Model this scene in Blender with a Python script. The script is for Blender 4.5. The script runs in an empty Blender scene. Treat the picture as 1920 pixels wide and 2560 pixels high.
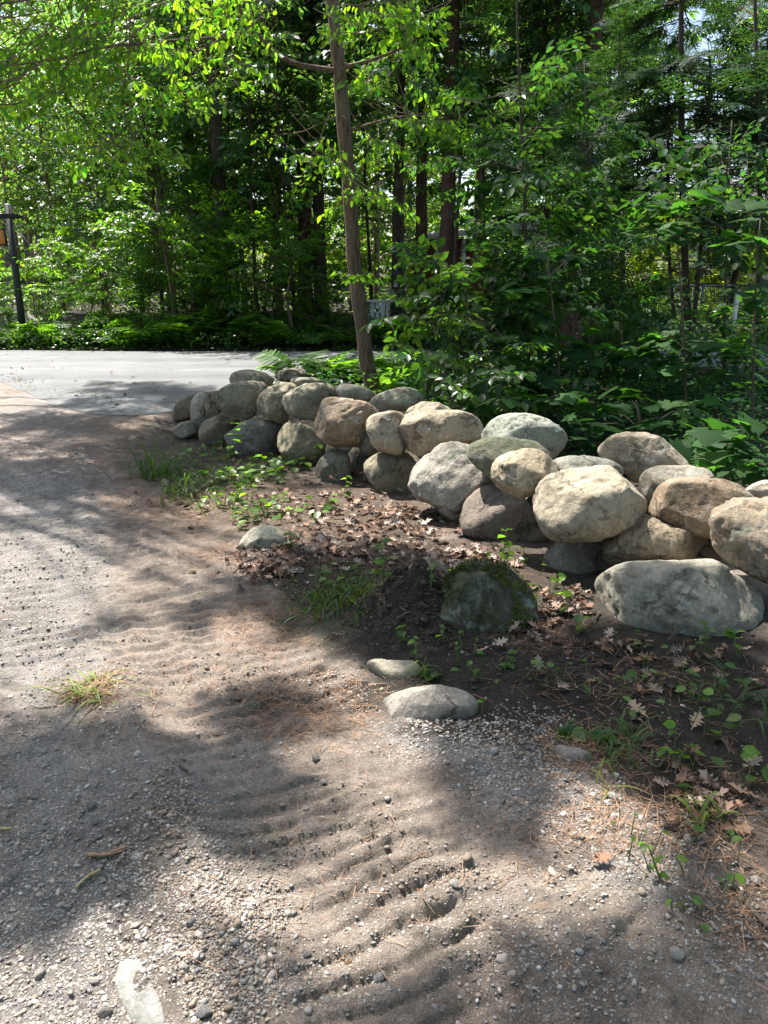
import bpy, bmesh, math, random
import numpy as np
from mathutils import Vector, Matrix

# ------------------------------------------------------------------ camera, sky, sun, exposure
SC = bpy.context.scene
COL = SC.collection
FPX, CX, CY = 1900.0, 960.0, 1280.0          # focal length and centre in photograph pixels
PITCH, EYE = math.radians(17.0), 1.6
cp, sp = math.cos(PITCH), math.sin(PITCH)
cam_d = bpy.data.cameras.new("camera")
cam_d.sensor_fit = 'VERTICAL'; cam_d.sensor_height = 24.0
cam_d.lens = 24.0 * FPX / 2560.0
cam_d.clip_start = 0.05; cam_d.clip_end = 600
cam = bpy.data.objects.new("camera", cam_d); COL.objects.link(cam)
cam.location = (0, 0, EYE); cam.rotation_euler = (math.pi/2 - PITCH, 0, 0)
SC.camera = cam

SUN_AZ, SUN_EL = math.radians(38.0), math.radians(60.0)     # towards the front and left, high
SUN = np.array([-math.sin(SUN_AZ)*math.cos(SUN_EL), math.cos(SUN_AZ)*math.cos(SUN_EL), math.sin(SUN_EL)])
W = bpy.data.worlds.new("World"); SC.world = W; W.use_nodes = True
nt = W.node_tree; nt.nodes.clear()
sky = nt.nodes.new('ShaderNodeTexSky'); sky.sky_type = 'NISHITA'; sky.sun_disc = False
sky.sun_elevation = SUN_EL; sky.sun_rotation = -SUN_AZ; sky.air_density = 1.0; sky.dust_density = 2.5; sky.ozone_density = 1.0
bg = nt.nodes.new('ShaderNodeBackground'); bg.inputs[1].default_value = 0.098
wo = nt.nodes.new('ShaderNodeOutputWorld')
nt.links.new(sky.outputs[0], bg.inputs[0]); nt.links.new(bg.outputs[0], wo.inputs[0])
sl = bpy.data.lights.new("sun", 'SUN'); sl.energy = 5.0; sl.angle = math.radians(0.53); sl.color = (1.0, 0.95, 0.87)
sun = bpy.data.objects.new("sun", sl); COL.objects.link(sun); sun.location = (-10, 10, 30)
sun.rotation_euler = Vector(SUN).to_track_quat('Z', 'Y').to_euler()
SC.view_settings.view_transform = 'Standard'; SC.view_settings.look = 'None'
SC.view_settings.exposure = 1.5; SC.view_settings.gamma = 1.0; SC.view_settings.use_curve_mapping = False
SC.render.engine = 'CYCLES'
SC.cycles.use_denoising = True
SC.cycles.max_bounces = 10; SC.cycles.diffuse_bounces = 7; SC.cycles.glossy_bounces = 2
SC.cycles.transmission_bounces = 8; SC.cycles.caustics_reflective = False; SC.cycles.caustics_refractive = False

rng = np.random.default_rng(11)
random.seed(11)

# ------------------------------------------------------------------ where a photograph pixel lies in the place
def ray(px, py):
    a = (px-CX)/FPX; b = (CY-py)/FPX
    return np.array([a, cp + b*sp, -sp + b*cp])
def at(px, py, Y):
    d = ray(px, py); return np.array([0, 0, EYE]) + d*(Y/d[1])
def gp(px, py, z=0.0):
    d = ray(px, py); return np.array([0, 0, EYE]) + d*((z-EYE)/d[2])
def proj(x, y, z):
    zc = y*cp - (z-EYE)*sp; yc = y*sp + (z-EYE)*cp
    zc = np.maximum(zc, 0.05)
    return CX + FPX*x/zc, CY - FPX*yc/zc

# ------------------------------------------------------------------ numpy noise
def _h(ix, iy, iz, s):
    n = (ix*374761393 + iy*668265263 + iz*2147483647 + s*1274126177) & 0xffffffff
    n = ((n ^ (n >> 13))*1274126177) & 0xffffffff
    n = ((n ^ (n >> 16))*2246822519) & 0xffffffff
    return ((n ^ (n >> 15)) & 0xffff)/65535.0
def n2(x, y, s=0):
    x = np.asarray(x, float); y = np.asarray(y, float)
    ix = np.floor(x).astype(np.int64); iy = np.floor(y).astype(np.int64)
    fx = x-ix; fy = y-iy; fx = fx*fx*(3-2*fx); fy = fy*fy*(3-2*fy)
    a = _h(ix, iy, 0, s); b = _h(ix+1, iy, 0, s); c = _h(ix, iy+1, 0, s); d = _h(ix+1, iy+1, 0, s)
    return (a*(1-fx)+b*fx)*(1-fy) + (c*(1-fx)+d*fx)*fy
def f2(x, y, s=0, o=4):
    r = 0; a = 0.5
    for k in range(o):
        r = r + a*n2(x*2**k+17.3*k, y*2**k-9.1*k, s+k); a *= 0.5
    return r/(1-0.5**o)
def n3(p, s=0):
    i = np.floor(p).astype(np.int64); f = p-i; f = f*f*(3-2*f)
    r = 0
    for dx in (0, 1):
        for dy in (0, 1):
            for dz in (0, 1):
                w = (f[:,0] if dx else 1-f[:,0])*(f[:,1] if dy else 1-f[:,1])*(f[:,2] if dz else 1-f[:,2])
                r = r + w*_h(i[:,0]+dx, i[:,1]+dy, i[:,2]+dz, s)
    return r
def f3(p, s=0, o=4):
    r = 0; a = 0.5
    for k in range(o):
        r = r + a*n3(p*2**k+13.7*k, s+k); a *= 0.5
    return r/(1-0.5**o)
def sstep(a, b, x):
    t = np.clip((x-a)/(b-a), 0, 1); return t*t*(3-2*t)
def unit(v):
    return v/np.maximum(np.linalg.norm(v, axis=-1, keepdims=True), 1e-9)

# ------------------------------------------------------------------ mesh helpers
def mesh(name, V, faces, mat=None, col=None, smooth=False):
    """faces: list of (n,k) index arrays"""
    me = bpy.data.meshes.new(name)
    V = np.asarray(V, np.float32).reshape(-1, 3)
    fl = [np.asarray(f, np.int32) for f in faces if len(f)]
    nl = sum(f.size for f in fl); npoly = sum(len(f) for f in fl)
    me.vertices.add(len(V)); me.vertices.foreach_set('co', V.ravel())
    me.loops.add(nl); me.loops.foreach_set('vertex_index', np.concatenate([f.ravel() for f in fl]))
    me.polygons.add(npoly)
    ls = []; s = 0
    for f in fl:
        ls.append(s + np.arange(len(f), dtype=np.int32)*f.shape[1]); s += f.size
    me.polygons.foreach_set('loop_start', np.concatenate(ls).astype(np.int32))
    if smooth:
        me.polygons.foreach_set('use_smooth', np.ones(npoly, bool))
    me.update(calc_edges=True); me.validate()
    if col is not None:
        c = np.ones((len(V), 4), np.float32); c[:, :3] = np.clip(col, 0, 1)
        a = me.attributes.new('Col', 'FLOAT_COLOR', 'POINT'); a.data.foreach_set('color', c.ravel())
    if mat: me.materials.append(mat)
    return me
def obj(name, me, parent=None, loc=None, label=None, cat=None, group=None, kind=None):
    o = bpy.data.objects.new(name, me); COL.objects.link(o)
    if parent is not None: o.parent = parent
    if loc is not None: o.location = [float(v) for v in loc]
    if label: o['label'] = label
    if cat: o['category'] = cat
    if group: o['group'] = group
    if kind: o['kind'] = kind
    return o
def thing(name, loc, label, cat, group=None, rz=0.0, sc=1.0):
    o = obj(name, None, None, loc, label, cat, group)
    o.rotation_euler = (0, 0, rz); o.scale = (sc, sc, sc)
    return o
class MB:
    def __init__(s): s.v = []; s.q = []; s.t = []; s.n = 0; s.c = []
    def add(s, V, q=None, t=None, col=None):
        V = np.asarray(V, float).reshape(-1, 3)
        if q is not None and len(q): s.q.append(np.asarray(q)+s.n)
        if t is not None and len(t): s.t.append(np.asarray(t)+s.n)
        if col is not None: s.c.append(np.broadcast_to(col, (len(V), 3)))
        s.v.append(V); s.n += len(V); return s
    def tube(s, P, R, k=8, cap=True, col=None):
        P = np.asarray(P, float); n = len(P); R = np.broadcast_to(np.asarray(R, float), (n,))
        T = unit(np.gradient(P, axis=0)); ref = np.array([0.31, 0.2, 0.93]) if abs(T[0, 2]) < 0.9 else np.array([1.0, 0.1, 0])
        A = unit(np.cross(T, ref)); B = np.cross(T, A)
        th = np.arange(k)*2*math.pi/k
        V = P[:, None] + R[:, None, None]*(np.cos(th)[None, :, None]*A[:, None] + np.sin(th)[None, :, None]*B[:, None])
        i = np.arange(n-1)[:, None]*k; j = np.arange(k)[None]; j2 = (j+1) % k
        q = np.stack([i+j, i+j2, i+k+j2, i+k+j], -1).reshape(-1, 4)
        V = V.reshape(-1, 3); t = []
        if cap:
            V = np.concatenate([V, P[:1], P[-1:]]); a, b = n*k, n*k+1
            t = [(a, (m+1) % k, m) for m in range(k)] + [(b, (n-1)*k+m, (n-1)*k+(m+1) % k) for m in range(k)]
        return s.add(V, q, t, col)
    def box(s, lo, hi, M=None):
        lo = np.array(lo, float); hi = np.array(hi, float)
        V = np.array([[x, y, z] for z in (0, 1) for y in (0, 1) for x in (0, 1)])*(hi-lo)+lo
        if M is not None: V = V @ np.asarray(M)[:3, :3].T + np.asarray(M)[:3, 3]
        return s.add(V, [(0,2,3,1),(4,5,7,6),(0,1,5,4),(2,6,7,3),(0,4,6,2),(1,3,7,5)])
    def mesh(s, name, mat, smooth=False):
        f = []
        if s.q: f.append(np.concatenate(s.q))
        if s.t: f.append(np.concatenate(s.t))
        return mesh(name, np.concatenate(s.v), f, mat, np.concatenate(s.c) if s.c else None, smooth)
def curve_pts(P, n=24):
    P = np.asarray(P, float); t = np.linspace(0, len(P)-1, n)
    Q = np.concatenate([[2*P[0]-P[1]], P, [2*P[-1]-P[-2]]])
    i = np.minimum(t.astype(int), len(P)-2); f = (t-i)[:, None]
    a, b, c, d = Q[i], Q[i+1], Q[i+2], Q[i+3]
    return 0.5*(2*b + (c-a)*f + (2*a-5*b+4*c-d)*f**2 + (3*b-a-3*c+d)*f**3)

# ------------------------------------------------------------------ materials
def mat(name):
    m = bpy.data.materials.new(name); m.use_nodes = True
    t = m.node_tree; t.nodes.clear()
    out = t.nodes.new('ShaderNodeOutputMaterial')
    return m, t, out
def nd(t, typ, **kw):
    n = t.nodes.new(typ)
    for k, v in kw.items():
        if k.startswith('i_'):
            key = k[2:]; key = int(key) if key.isdigit() else key.replace('_', ' ')
            n.inputs[key].default_value = v
        else: setattr(n, k, v)
    return n
def noise_nd(t, vec, scale, detail=6, rough=0.6, dist=0.0):
    n = nd(t, 'ShaderNodeTexNoise'); n.inputs['Scale'].default_value = scale
    n.inputs['Detail'].default_value = detail; n.inputs['Roughness'].default_value = rough; n.inputs['Distortion'].default_value = dist
    t.links.new(vec, n.inputs['Vector']); return n
def ramp(t, fac, stops):
    r = nd(t, 'ShaderNodeValToRGB'); e = r.color_ramp.elements
    e[0].position, e[0].color = stops[0][0], (*stops[0][1], 1)
    e[1].position, e[1].color = stops[-1][0], (*stops[-1][1], 1)
    for p, c in stops[1:-1]:
        x = e.new(p); x.color = (*c, 1)
    t.links.new(fac, r.inputs[0]); return r
def mixc(t, a, b, fac, mode='MIX'):
    m = nd(t, 'ShaderNodeMix', data_type='RGBA', blend_type=mode)
    for sock, v in ((m.inputs[0], fac), (m.inputs[6], a), (m.inputs[7], b)):
        if isinstance(v, (int, float)): sock.default_value = v
        elif isinstance(v, tuple): sock.default_value = (*v, 1)
        else: t.links.new(v, sock)
    return m.outputs[2]
def bump(t, h, strength, dist, prev=None):
    b = nd(t, 'ShaderNodeBump'); b.inputs['Strength'].default_value = strength; b.inputs['Distance'].default_value = dist
    t.links.new(h, b.inputs['Height'])
    if prev is not None: t.links.new(prev, b.inputs['Normal'])
    return b.outputs[0]
def plain(name, c, rough=0.8, var=0.25, scale=20, bmp=0.3, bd=0.004, metal=0.0):
    m, t, out = mat(name)
    tc = nd(t, 'ShaderNodeTexCoord')
    n = noise_nd(t, tc.outputs['Object'], scale)
    r = ramp(t, n.outputs[0], [(0.3, tuple(x*(1-var) for x in c)), (0.7, tuple(min(1, x*(1+var)) for x in c))])
    p = nd(t, 'ShaderNodeBsdfPrincipled'); p.inputs['Roughness'].default_value = rough; p.inputs['Metallic'].default_value = metal
    t.links.new(r.outputs[0], p.inputs['Base Color'])
    t.links.new(bump(t, n.outputs[0], bmp, bd), p.inputs['Normal'])
    t.links.new(p.outputs[0], out.inputs[0]); return m
def leafmat(name, tmul=(2.0, 1.75, 0.5), tfac=0.5, rough=0.42, spec=0.5):
    m, t, out = mat(name)
    a = nd(t, 'ShaderNodeAttribute', attribute_name='Col')
    p = nd(t, 'ShaderNodeBsdfPrincipled'); p.inputs['Roughness'].default_value = rough
    p.inputs['Specular IOR Level'].default_value = spec
    t.links.new(a.outputs['Color'], p.inputs['Base Color'])
    tr = nd(t, 'ShaderNodeBsdfTranslucent')
    t.links.new(mixc(t, a.outputs['Color'], tmul, 1.0, 'MULTIPLY'), tr.inputs[0])
    mx = nd(t, 'ShaderNodeMixShader'); mx.inputs[0].default_value = tfac
    t.links.new(p.outputs[0], mx.inputs[1]); t.links.new(tr.outputs[0], mx.inputs[2])
    t.links.new(mx.outputs[0], out.inputs[0]); return m
def vcolmat(name, rough=0.85, nscale=60, var=0.3, bs=0.4, bd=0.003, spec=0.3):
    m, t, out = mat(name)
    a = nd(t, 'ShaderNodeAttribute', attribute_name='Col')
    tc = nd(t, 'ShaderNodeTexCoord')
    n = noise_nd(t, tc.outputs['Object'], nscale, 5)
    r = ramp(t, n.outputs[0], [(0.3, (1-var,)*3), (0.7, (1+var,)*3)])
    p = nd(t, 'ShaderNodeBsdfPrincipled'); p.inputs['Roughness'].default_value = rough; p.inputs['Specular IOR Level'].default_value = spec
    t.links.new(mixc(t, a.outputs['Color'], r.outputs[0], 1.0, 'MULTIPLY'), p.inputs['Base Color'])
    t.links.new(bump(t, n.outputs[0], bs, bd), p.inputs['Normal'])
    t.links.new(p.outputs[0], out.inputs[0]); return m
def barkmat(name, c1, c2, scale=9):
    m, t, out = mat(name)
    tc = nd(t, 'ShaderNodeTexCoord'); mp = nd(t, 'ShaderNodeMapping'); mp.inputs['Scale'].default_value = (scale*2.2, scale*2.2, scale*0.35)
    t.links.new(tc.outputs['Object'], mp.inputs[0])
    n = noise_nd(t, mp.outputs[0], 1.6, 8, 0.65, 0.6)
    n2_ = noise_nd(t, tc.outputs['Object'], 2.0, 4)
    r = ramp(t, n.outputs[0], [(0.32, c1), (0.62, c2)])
    c = mixc(t, r.outputs[0], (0.22, 0.24, 0.17), ramp(t, n2_.outputs[0], [(0.55, (0,)*3), (0.75, (0.5,)*3)]).outputs[0])
    p = nd(t, 'ShaderNodeBsdfPrincipled'); p.inputs['Roughness'].default_value = 0.9; p.inputs['Specular IOR Level'].default_value = 0.2
    t.links.new(c, p.inputs['Base Color']); t.links.new(bump(t, n.outputs[0], 0.8, 0.02), p.inputs['Normal'])
    t.links.new(p.outputs[0], out.inputs[0]); return m

M_LEAF_SUN = leafmat('leaf_bright_green', (2.9, 2.9, 0.55), 0.62, 0.38, 0.5)
M_LEAF = leafmat('leaf_mid_green', (3.3, 3.0, 0.8), 0.55, 0.36, 0.6)
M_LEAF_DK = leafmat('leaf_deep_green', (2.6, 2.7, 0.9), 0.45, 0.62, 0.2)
M_NEEDLE = leafmat('hemlock_needles', (1.9, 1.9, 0.6), 0.38, 0.6, 0.3)
M_BARK = barkmat('bark_brown', (0.055, 0.04, 0.03), (0.25, 0.175, 0.125))
M_BARK_DK = barkmat('bark_dark', (0.03, 0.024, 0.02), (0.115, 0.088, 0.07))
M_BARK_RED = barkmat('bark_reddish', (0.05, 0.03, 0.022), (0.17, 0.10, 0.075))
M_BARK_GR = barkmat('bark_grey', (0.07, 0.065, 0.055), (0.2, 0.19, 0.165))
M_TWIG = plain('twig_brown', (0.10, 0.075, 0.055), 0.9)
M_STEM = plain('stem_green', (0.10, 0.13, 0.045), 0.7)
# ------------------------------------------------------------------ ground: driveway patch, woodland ground, road
def poly_dist(P, x, y):
    """distance, arc length and signed side to a polyline"""
    best = np.full(x.shape, 1e9); S = np.zeros(x.shape); D = np.zeros(x.shape); acc = 0.0
    for a, b in zip(P[:-1], P[1:]):
        d = b-a; L = math.hypot(*d); u = d/L
        t = np.clip((x-a[0])*u[0] + (y-a[1])*u[1], 0, L)
        dx = x-a[0]-u[0]*t; dy = y-a[1]-u[1]*t; dd = np.hypot(dx, dy)
        k = dd < best; best = np.where(k, dd, best); S = np.where(k, acc+t, S)
        D = np.where(k, dx*u[1]-dy*u[0], D); acc += L
    return best, S, D
def gpath(pts): return curve_pts(np.array([gp(a, b)[:2] for a, b in pts]), 28)
TRACKS = [(gpath([(1130, 2640), (960, 2400), (800, 2200), (640, 1960), (520, 1790), (430, 1640), (330, 1440), (250, 1270), (190, 1130)]), 0.25, 0.085, 0.0118),
          (gpath([(1500, 2460), (1180, 2160), (880, 1880), (690, 1700), (560, 1500), (470, 1330), (420, 1200)]), 0.24, 0.09, 0.009),
          (gpath([(140, 1640), (100, 1450), (90, 1300), (100, 1180)]), 0.30, 0.10, 0.011)]
BERM = gpath([(760, 2640), (600, 2400), (470, 2130), (350, 1880), (290, 1720)])
ROADZ = 0.10
ROAD_FAR = lambda x: 17.55 + 0.0*x + 0.02*np.sin(x*1.3)
RNX = np.linspace(-40, 40, 1601)
RNY = np.interp(RNX, [-40, -8.0, -6.1, -4.6, -3.65, -3.05, -2.55, -2.0, -1.0, 1.0, 40], [14.0, 13.4, 12.2, 10.2, 9.1, 8.75, 9.1, 10.1, 11.7, 13.2, 14.0])
_k = np.exp(-.5*(np.arange(-20, 21)/7.0)**2); RNY = np.convolve(np.pad(RNY, 20, mode='edge'), _k/_k.sum(), 'valid')
def road_near(x):
    # near edge of the asphalt: the driveway mouth pulls it away from the camera
    x = np.asarray(x, float)
    return np.interp(x, RNX, RNY) + 0.05*(n2(x*6.1, x*0+3.0, 5)-0.5)
MOSSY = gp(1215, 1590)
def gh(x, y):
    x = np.asarray(x, float); y = np.asarray(y, float)
    h = 0.07*(f2(x*0.45+3, y*0.45, 1, 3)-0.5) + 0.02*(f2(x*3, y*3, 5, 3)-0.5) + 0.012*(f2(x*13, y*13, 8, 3)-0.5)
    near = sstep(12, 8, y)
    for P, hw, sp_, amp in TRACKS:
        bd, s, d = poly_dist(P, x, y)
        wob = f2(x*2.2, y*2.2, 21, 3)
        m = sstep(hw*1.12, hw*0.86, bd + 0.10*(wob-0.5))*near
        ph = s/sp_ + 0.4*(f2(x*2.1, y*2.1, 37, 3)-.5) - 0.12*(d/hw)**2 + 0.30*d/hw + 0.35*(n2(x*7, y*7, 33)-0.5)
        fr = ph-np.floor(ph); r = sstep(0.0, 0.18, fr)*(1-sstep(.38, 1.0, fr))*1.15
        keep = sstep(0.3, 0.55, f2(x*2.6+9, y*2.6, 41, 3))*0.7+0.3
        h = h + m*(-0.010 + amp*1.35*r*keep*(0.75+0.5*f2(x*14, y*14, 39, 2)))
        edge = np.exp(-((bd-hw*1.15)/0.05)**2)
        h = h + 0.011*edge*near*(0.4+1.2*n2(x*9, y*9, 55))
    bd, s, d = poly_dist(BERM, x, y)
    h = h + np.exp(-(bd/0.13)**2)*(0.035+0.03*f2(x*7, y*7, 61, 3))*sstep(0, 0.5, s)
    # crumbled clods
    cl = f2(x*24, y*24, 71, 2); h = h + 0.010*sstep(0.6, 0.8, cl)*sstep(7, 4, y)
    # heap of dug soil beside the mossy boulder and rough ground by the wall
    mx, my = gp(1010, 1560)[:2]
    h = h + 0.21*np.exp(-(((x-mx-.06)/0.27)**2+((y-my-0.08)/0.22)**2))*(0.45+1.1*f2(x*15, y*15, 81, 3))
    u = x*0.80+y*0.60                                          # rises slightly towards the woods
    h = h + 0.05*sstep(3.2, 4.6, u)*(0.6+0.8*f2(x*6, y*6, 91, 3))*sstep(11, 9, y)
    # woods floor
    h = h + 0.10*sstep(6, 12, y)*sstep(-1.5, 1.5, x)*f2(x*0.8, y*0.8, 95, 3)
    # under the road
    rn = road_near(x); inroad = sstep(rn-0.5, rn+0.15, y)*sstep(ROAD_FAR(x)+0.5, ROAD_FAR(x)-0.1, y)
    base = ROADZ*sstep(rn-2.0, rn, y)
    h = (h+base)*(1-inroad) + inroad*(ROADZ-0.05)
    # bank rising beyond the road
    h = h + 0.5*sstep(18.2, 24, y)*(0.5+f2(x*0.3, y*0.3, 97, 3)) + 1.0*sstep(24, 60, y)
    return h

# colour zones of the soils; the dark soil tone also holds some shade
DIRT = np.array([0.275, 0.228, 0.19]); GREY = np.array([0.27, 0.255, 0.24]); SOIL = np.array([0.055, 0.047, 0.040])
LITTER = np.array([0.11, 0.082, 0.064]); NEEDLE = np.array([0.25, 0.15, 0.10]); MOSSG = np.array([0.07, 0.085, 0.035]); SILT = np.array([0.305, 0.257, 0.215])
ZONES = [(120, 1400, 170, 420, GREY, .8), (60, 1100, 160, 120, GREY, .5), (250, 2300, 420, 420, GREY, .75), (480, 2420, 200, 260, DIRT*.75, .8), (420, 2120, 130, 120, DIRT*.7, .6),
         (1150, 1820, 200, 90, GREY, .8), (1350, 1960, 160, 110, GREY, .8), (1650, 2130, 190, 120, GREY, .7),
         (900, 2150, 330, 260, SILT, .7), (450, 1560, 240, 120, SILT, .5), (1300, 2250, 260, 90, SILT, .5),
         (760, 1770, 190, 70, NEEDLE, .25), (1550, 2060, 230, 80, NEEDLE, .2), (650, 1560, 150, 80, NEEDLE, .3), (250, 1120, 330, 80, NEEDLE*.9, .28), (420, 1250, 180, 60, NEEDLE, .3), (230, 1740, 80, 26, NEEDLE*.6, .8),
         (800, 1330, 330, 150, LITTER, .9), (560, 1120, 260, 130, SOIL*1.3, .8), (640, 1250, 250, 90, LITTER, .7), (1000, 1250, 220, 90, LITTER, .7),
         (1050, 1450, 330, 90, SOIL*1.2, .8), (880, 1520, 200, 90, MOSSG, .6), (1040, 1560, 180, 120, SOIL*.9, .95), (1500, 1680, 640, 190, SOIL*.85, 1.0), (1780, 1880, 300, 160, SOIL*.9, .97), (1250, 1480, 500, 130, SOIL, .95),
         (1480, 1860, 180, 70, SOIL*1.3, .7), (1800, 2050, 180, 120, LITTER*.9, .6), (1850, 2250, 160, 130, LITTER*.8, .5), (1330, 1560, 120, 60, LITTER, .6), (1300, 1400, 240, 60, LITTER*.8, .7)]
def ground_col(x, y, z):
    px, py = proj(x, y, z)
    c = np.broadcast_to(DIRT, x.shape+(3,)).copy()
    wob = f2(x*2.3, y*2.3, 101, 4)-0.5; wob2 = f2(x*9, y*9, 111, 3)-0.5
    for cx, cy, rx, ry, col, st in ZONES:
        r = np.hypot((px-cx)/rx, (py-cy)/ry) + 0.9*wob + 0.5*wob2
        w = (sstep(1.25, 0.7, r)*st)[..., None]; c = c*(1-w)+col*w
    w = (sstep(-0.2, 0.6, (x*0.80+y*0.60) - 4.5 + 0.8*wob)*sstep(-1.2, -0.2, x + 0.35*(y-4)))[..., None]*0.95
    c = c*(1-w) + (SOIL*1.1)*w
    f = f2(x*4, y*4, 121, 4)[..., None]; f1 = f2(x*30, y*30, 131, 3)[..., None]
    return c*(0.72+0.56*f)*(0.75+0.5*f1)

def groundmat():
    m, t, out = mat('packed_dirt_and_soil')
    a = nd(t, 'ShaderNodeAttribute', attribute_name='Col'); tc = nd(t, 'ShaderNodeTexCoord'); O = tc.outputs['Object']
    n = noise_nd(t, O, 60, 10, 0.75); ng = noise_nd(t, O, 240, 4, 0.7); n4 = noise_nd(t, O, 7, 6, 0.65)
    v = nd(t, 'ShaderNodeTexVoronoi'); v.inputs['Scale'].default_value = 70; v.inputs['Randomness'].default_value = 1
    t.links.new(O, v.inputs['Vector'])
    peb = ramp(t, v.outputs['Distance'], [(0.22, (1,)*3), (0.34, (0,)*3)])           # fine grit
    pc = ramp(t, v.outputs['Color'], [(0.0, (0.55,)*3), (1.0, (1.5,)*3)])
    msk = mixc(t, peb.outputs[0], ramp(t, v.outputs['Color'], [(0.45, (0,)*3), (0.55, (1,)*3)]).outputs[0], 1.0, 'MULTIPLY')
    c = mixc(t, a.outputs['Color'], ramp(t, n.outputs[0], [(0.3, (0.6,)*3), (0.7, (1.35,)*3)]).outputs[0], 1.0, 'MULTIPLY')
    c = mixc(t, c, ramp(t, n4.outputs[0], [(0.3, (0.85, 0.84, 0.83)), (0.7, (1.12, 1.12, 1.14))]).outputs[0], 1.0, 'MULTIPLY')
    c = mixc(t, c, ramp(t, ng.outputs[0], [(0.3, (0.6,)*3), (0.7, (1.4,)*3)]).outputs[0], 1.0, 'MULTIPLY')
    c2 = mixc(t, c, pc.outputs[0], 0.9, 'MULTIPLY')
    c = mixc(t, c, c2, msk)
    p = nd(t, 'ShaderNodeBsdfPrincipled'); p.inputs['Roughness'].default_value = 0.95; p.inputs['Specular IOR Level'].default_value = 0.15
    t.links.new(c, p.inputs['Base Color'])
    b = bump(t, n.outputs[0], 0.8, 0.016); b = bump(t, msk, 0.6, 0.008, b); b = bump(t, ng.outputs[0], 0.5, 0.004, b)
    t.links.new(b, p.inputs['Normal']); t.links.new(p.outputs[0], out.inputs[0]); return m
M_GROUND = groundmat()
def grid_faces(nr, nc):
    i = np.arange(nr-1)[:, None]*nc; j = np.arange(nc-1)[None]
    return np.stack([i+j, i+j+1, i+nc+j+1, i+nc+j], -1).reshape(-1, 4)
NR, NC = 640, 420
YY = 0.75*(13.2/0.75)**np.linspace(0, 1, NR); UU = np.linspace(-1, 1, NC)
gx = UU[None]*(0.56*YY[:, None]+0.9); gy = np.broadcast_to(YY[:, None], gx.shape)
gz = gh(gx, gy)
edge = np.maximum(sstep(0.97, 1.0, np.abs(np.broadcast_to(UU[None], gx.shape))), sstep(0.985, 1.0, np.broadcast_to(np.linspace(0, 1, NR)[:, None], gx.shape)))
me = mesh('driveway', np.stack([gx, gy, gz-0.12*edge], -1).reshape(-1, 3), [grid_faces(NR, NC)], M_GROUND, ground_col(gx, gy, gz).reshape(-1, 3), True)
obj('driveway', me, label='rutted dirt and gravel driveway with tyre tread marks', kind='structure')
# the wide woodland ground
xs = np.concatenate([np.linspace(-90, -16, 24), np.linspace(-15, 15, 100), np.linspace(16, 90, 24)])
ys = np.concatenate([np.linspace(-40, -2, 12), np.linspace(-1, 32, 120), np.linspace(33, 160, 36)])
wx, wy = np.meshgrid(xs, ys); wz = gh(wx, wy)
lim = 0.56*wy+0.9
inside = sstep(0.3, -0.1, np.abs(wx)-lim+0.15)*sstep(0.5, 0.9, wy)*sstep(13.15, 12.8, wy)
wz = wz - 0.10*inside - 0.004
wc = np.broadcast_to(SOIL*1.5, wx.shape+(3,))*(0.6+0.8*f2(wx*1.5, wy*1.5, 141, 4)[..., None])
dr = (sstep(-0.5, -1.5, wx+0.05*wy)*sstep(15, 13, wy)*sstep(-9, -7, wx))[..., None]
wc = wc*(1-dr) + dr*GREY*(0.8+0.4*f2(wx*3, wy*3, 151, 3)[..., None])
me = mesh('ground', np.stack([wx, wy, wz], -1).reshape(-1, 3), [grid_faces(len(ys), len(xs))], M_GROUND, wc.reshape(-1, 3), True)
obj('ground', me, label='shaded woodland floor of dark soil', kind='structure')

def roadmat():
    m, t, out = mat('worn_asphalt')
    tc = nd(t, 'ShaderNodeTexCoord'); O = tc.outputs['Object']
    n = noise_nd(t, O, 60, 6, 0.7); mp = nd(t, 'ShaderNodeMapping'); mp.inputs['Scale'].default_value = (0.12, 1.6, 1); t.links.new(O, mp.inputs[0])
    n2_ = noise_nd(t, mp.outputs[0], 1.0, 5, 0.6); n3_ = noise_nd(t, O, 1.7, 5)
    r = ramp(t, n2_.outputs[0], [(0.35, (0.09, 0.093, 0.099)), (0.65, (0.142, 0.146, 0.153))])
    c = mixc(t, r.outputs[0], ramp(t, n.outputs[0], [(0.3, (0.7,)*3), (0.7, (1.25,)*3)]).outputs[0], 1.0, 'MULTIPLY')
    c = mixc(t, c, ramp(t, n3_.outputs[0], [(0.3, (0.75,)*3), (0.7, (1.15,)*3)]).outputs[0], 1.0, 'MULTIPLY')
    vc = nd(t, 'ShaderNodeTexVoronoi', feature='DISTANCE_TO_EDGE'); vc.inputs['Scale'].default_value = 0.45; nv_ = noise_nd(t, O, 1.4, 4); t.links.new(mixc(t, O, nv_.outputs[1], 0.25), vc.inputs['Vector'])
    c = mixc(t, c, (0.05, 0.05, 0.05), ramp(t, vc.outputs['Distance'], [(0.0, (.75,)*3), (0.012, (0,)*3)]).outputs[0])
    p = nd(t, 'ShaderNodeBsdfPrincipled'); p.inputs['Roughness'].default_value = 0.75
    t.links.new(c, p.inputs['Base Color']); t.links.new(bump(t, n.outputs[0], 0.5, 0.006), p.inputs['Normal'])
    t.links.new(p.outputs[0], out.inputs[0]); return m
rx = np.linspace(-45, 45, 361); rn = road_near(rx); rf = ROAD_FAR(rx)
vv = np.linspace(0, 1, 9)[:, None]
ry = rn[None]*(1-vv)+rf[None]*vv; rxx = np.broadcast_to(rx[None], ry.shape)
rz = np.full(ry.shape, ROADZ) + 0.03*np.sin(vv*math.pi); rz[0] -= 0.04; rz[-1] -= 0.05
me = mesh('road', np.stack([rxx, ry, rz], -1).reshape(-1, 3), [grid_faces(9, 361)], roadmat(), None, True)
obj('road', me, label='pale sunlit asphalt road crossing behind the stone wall', kind='structure')

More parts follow.
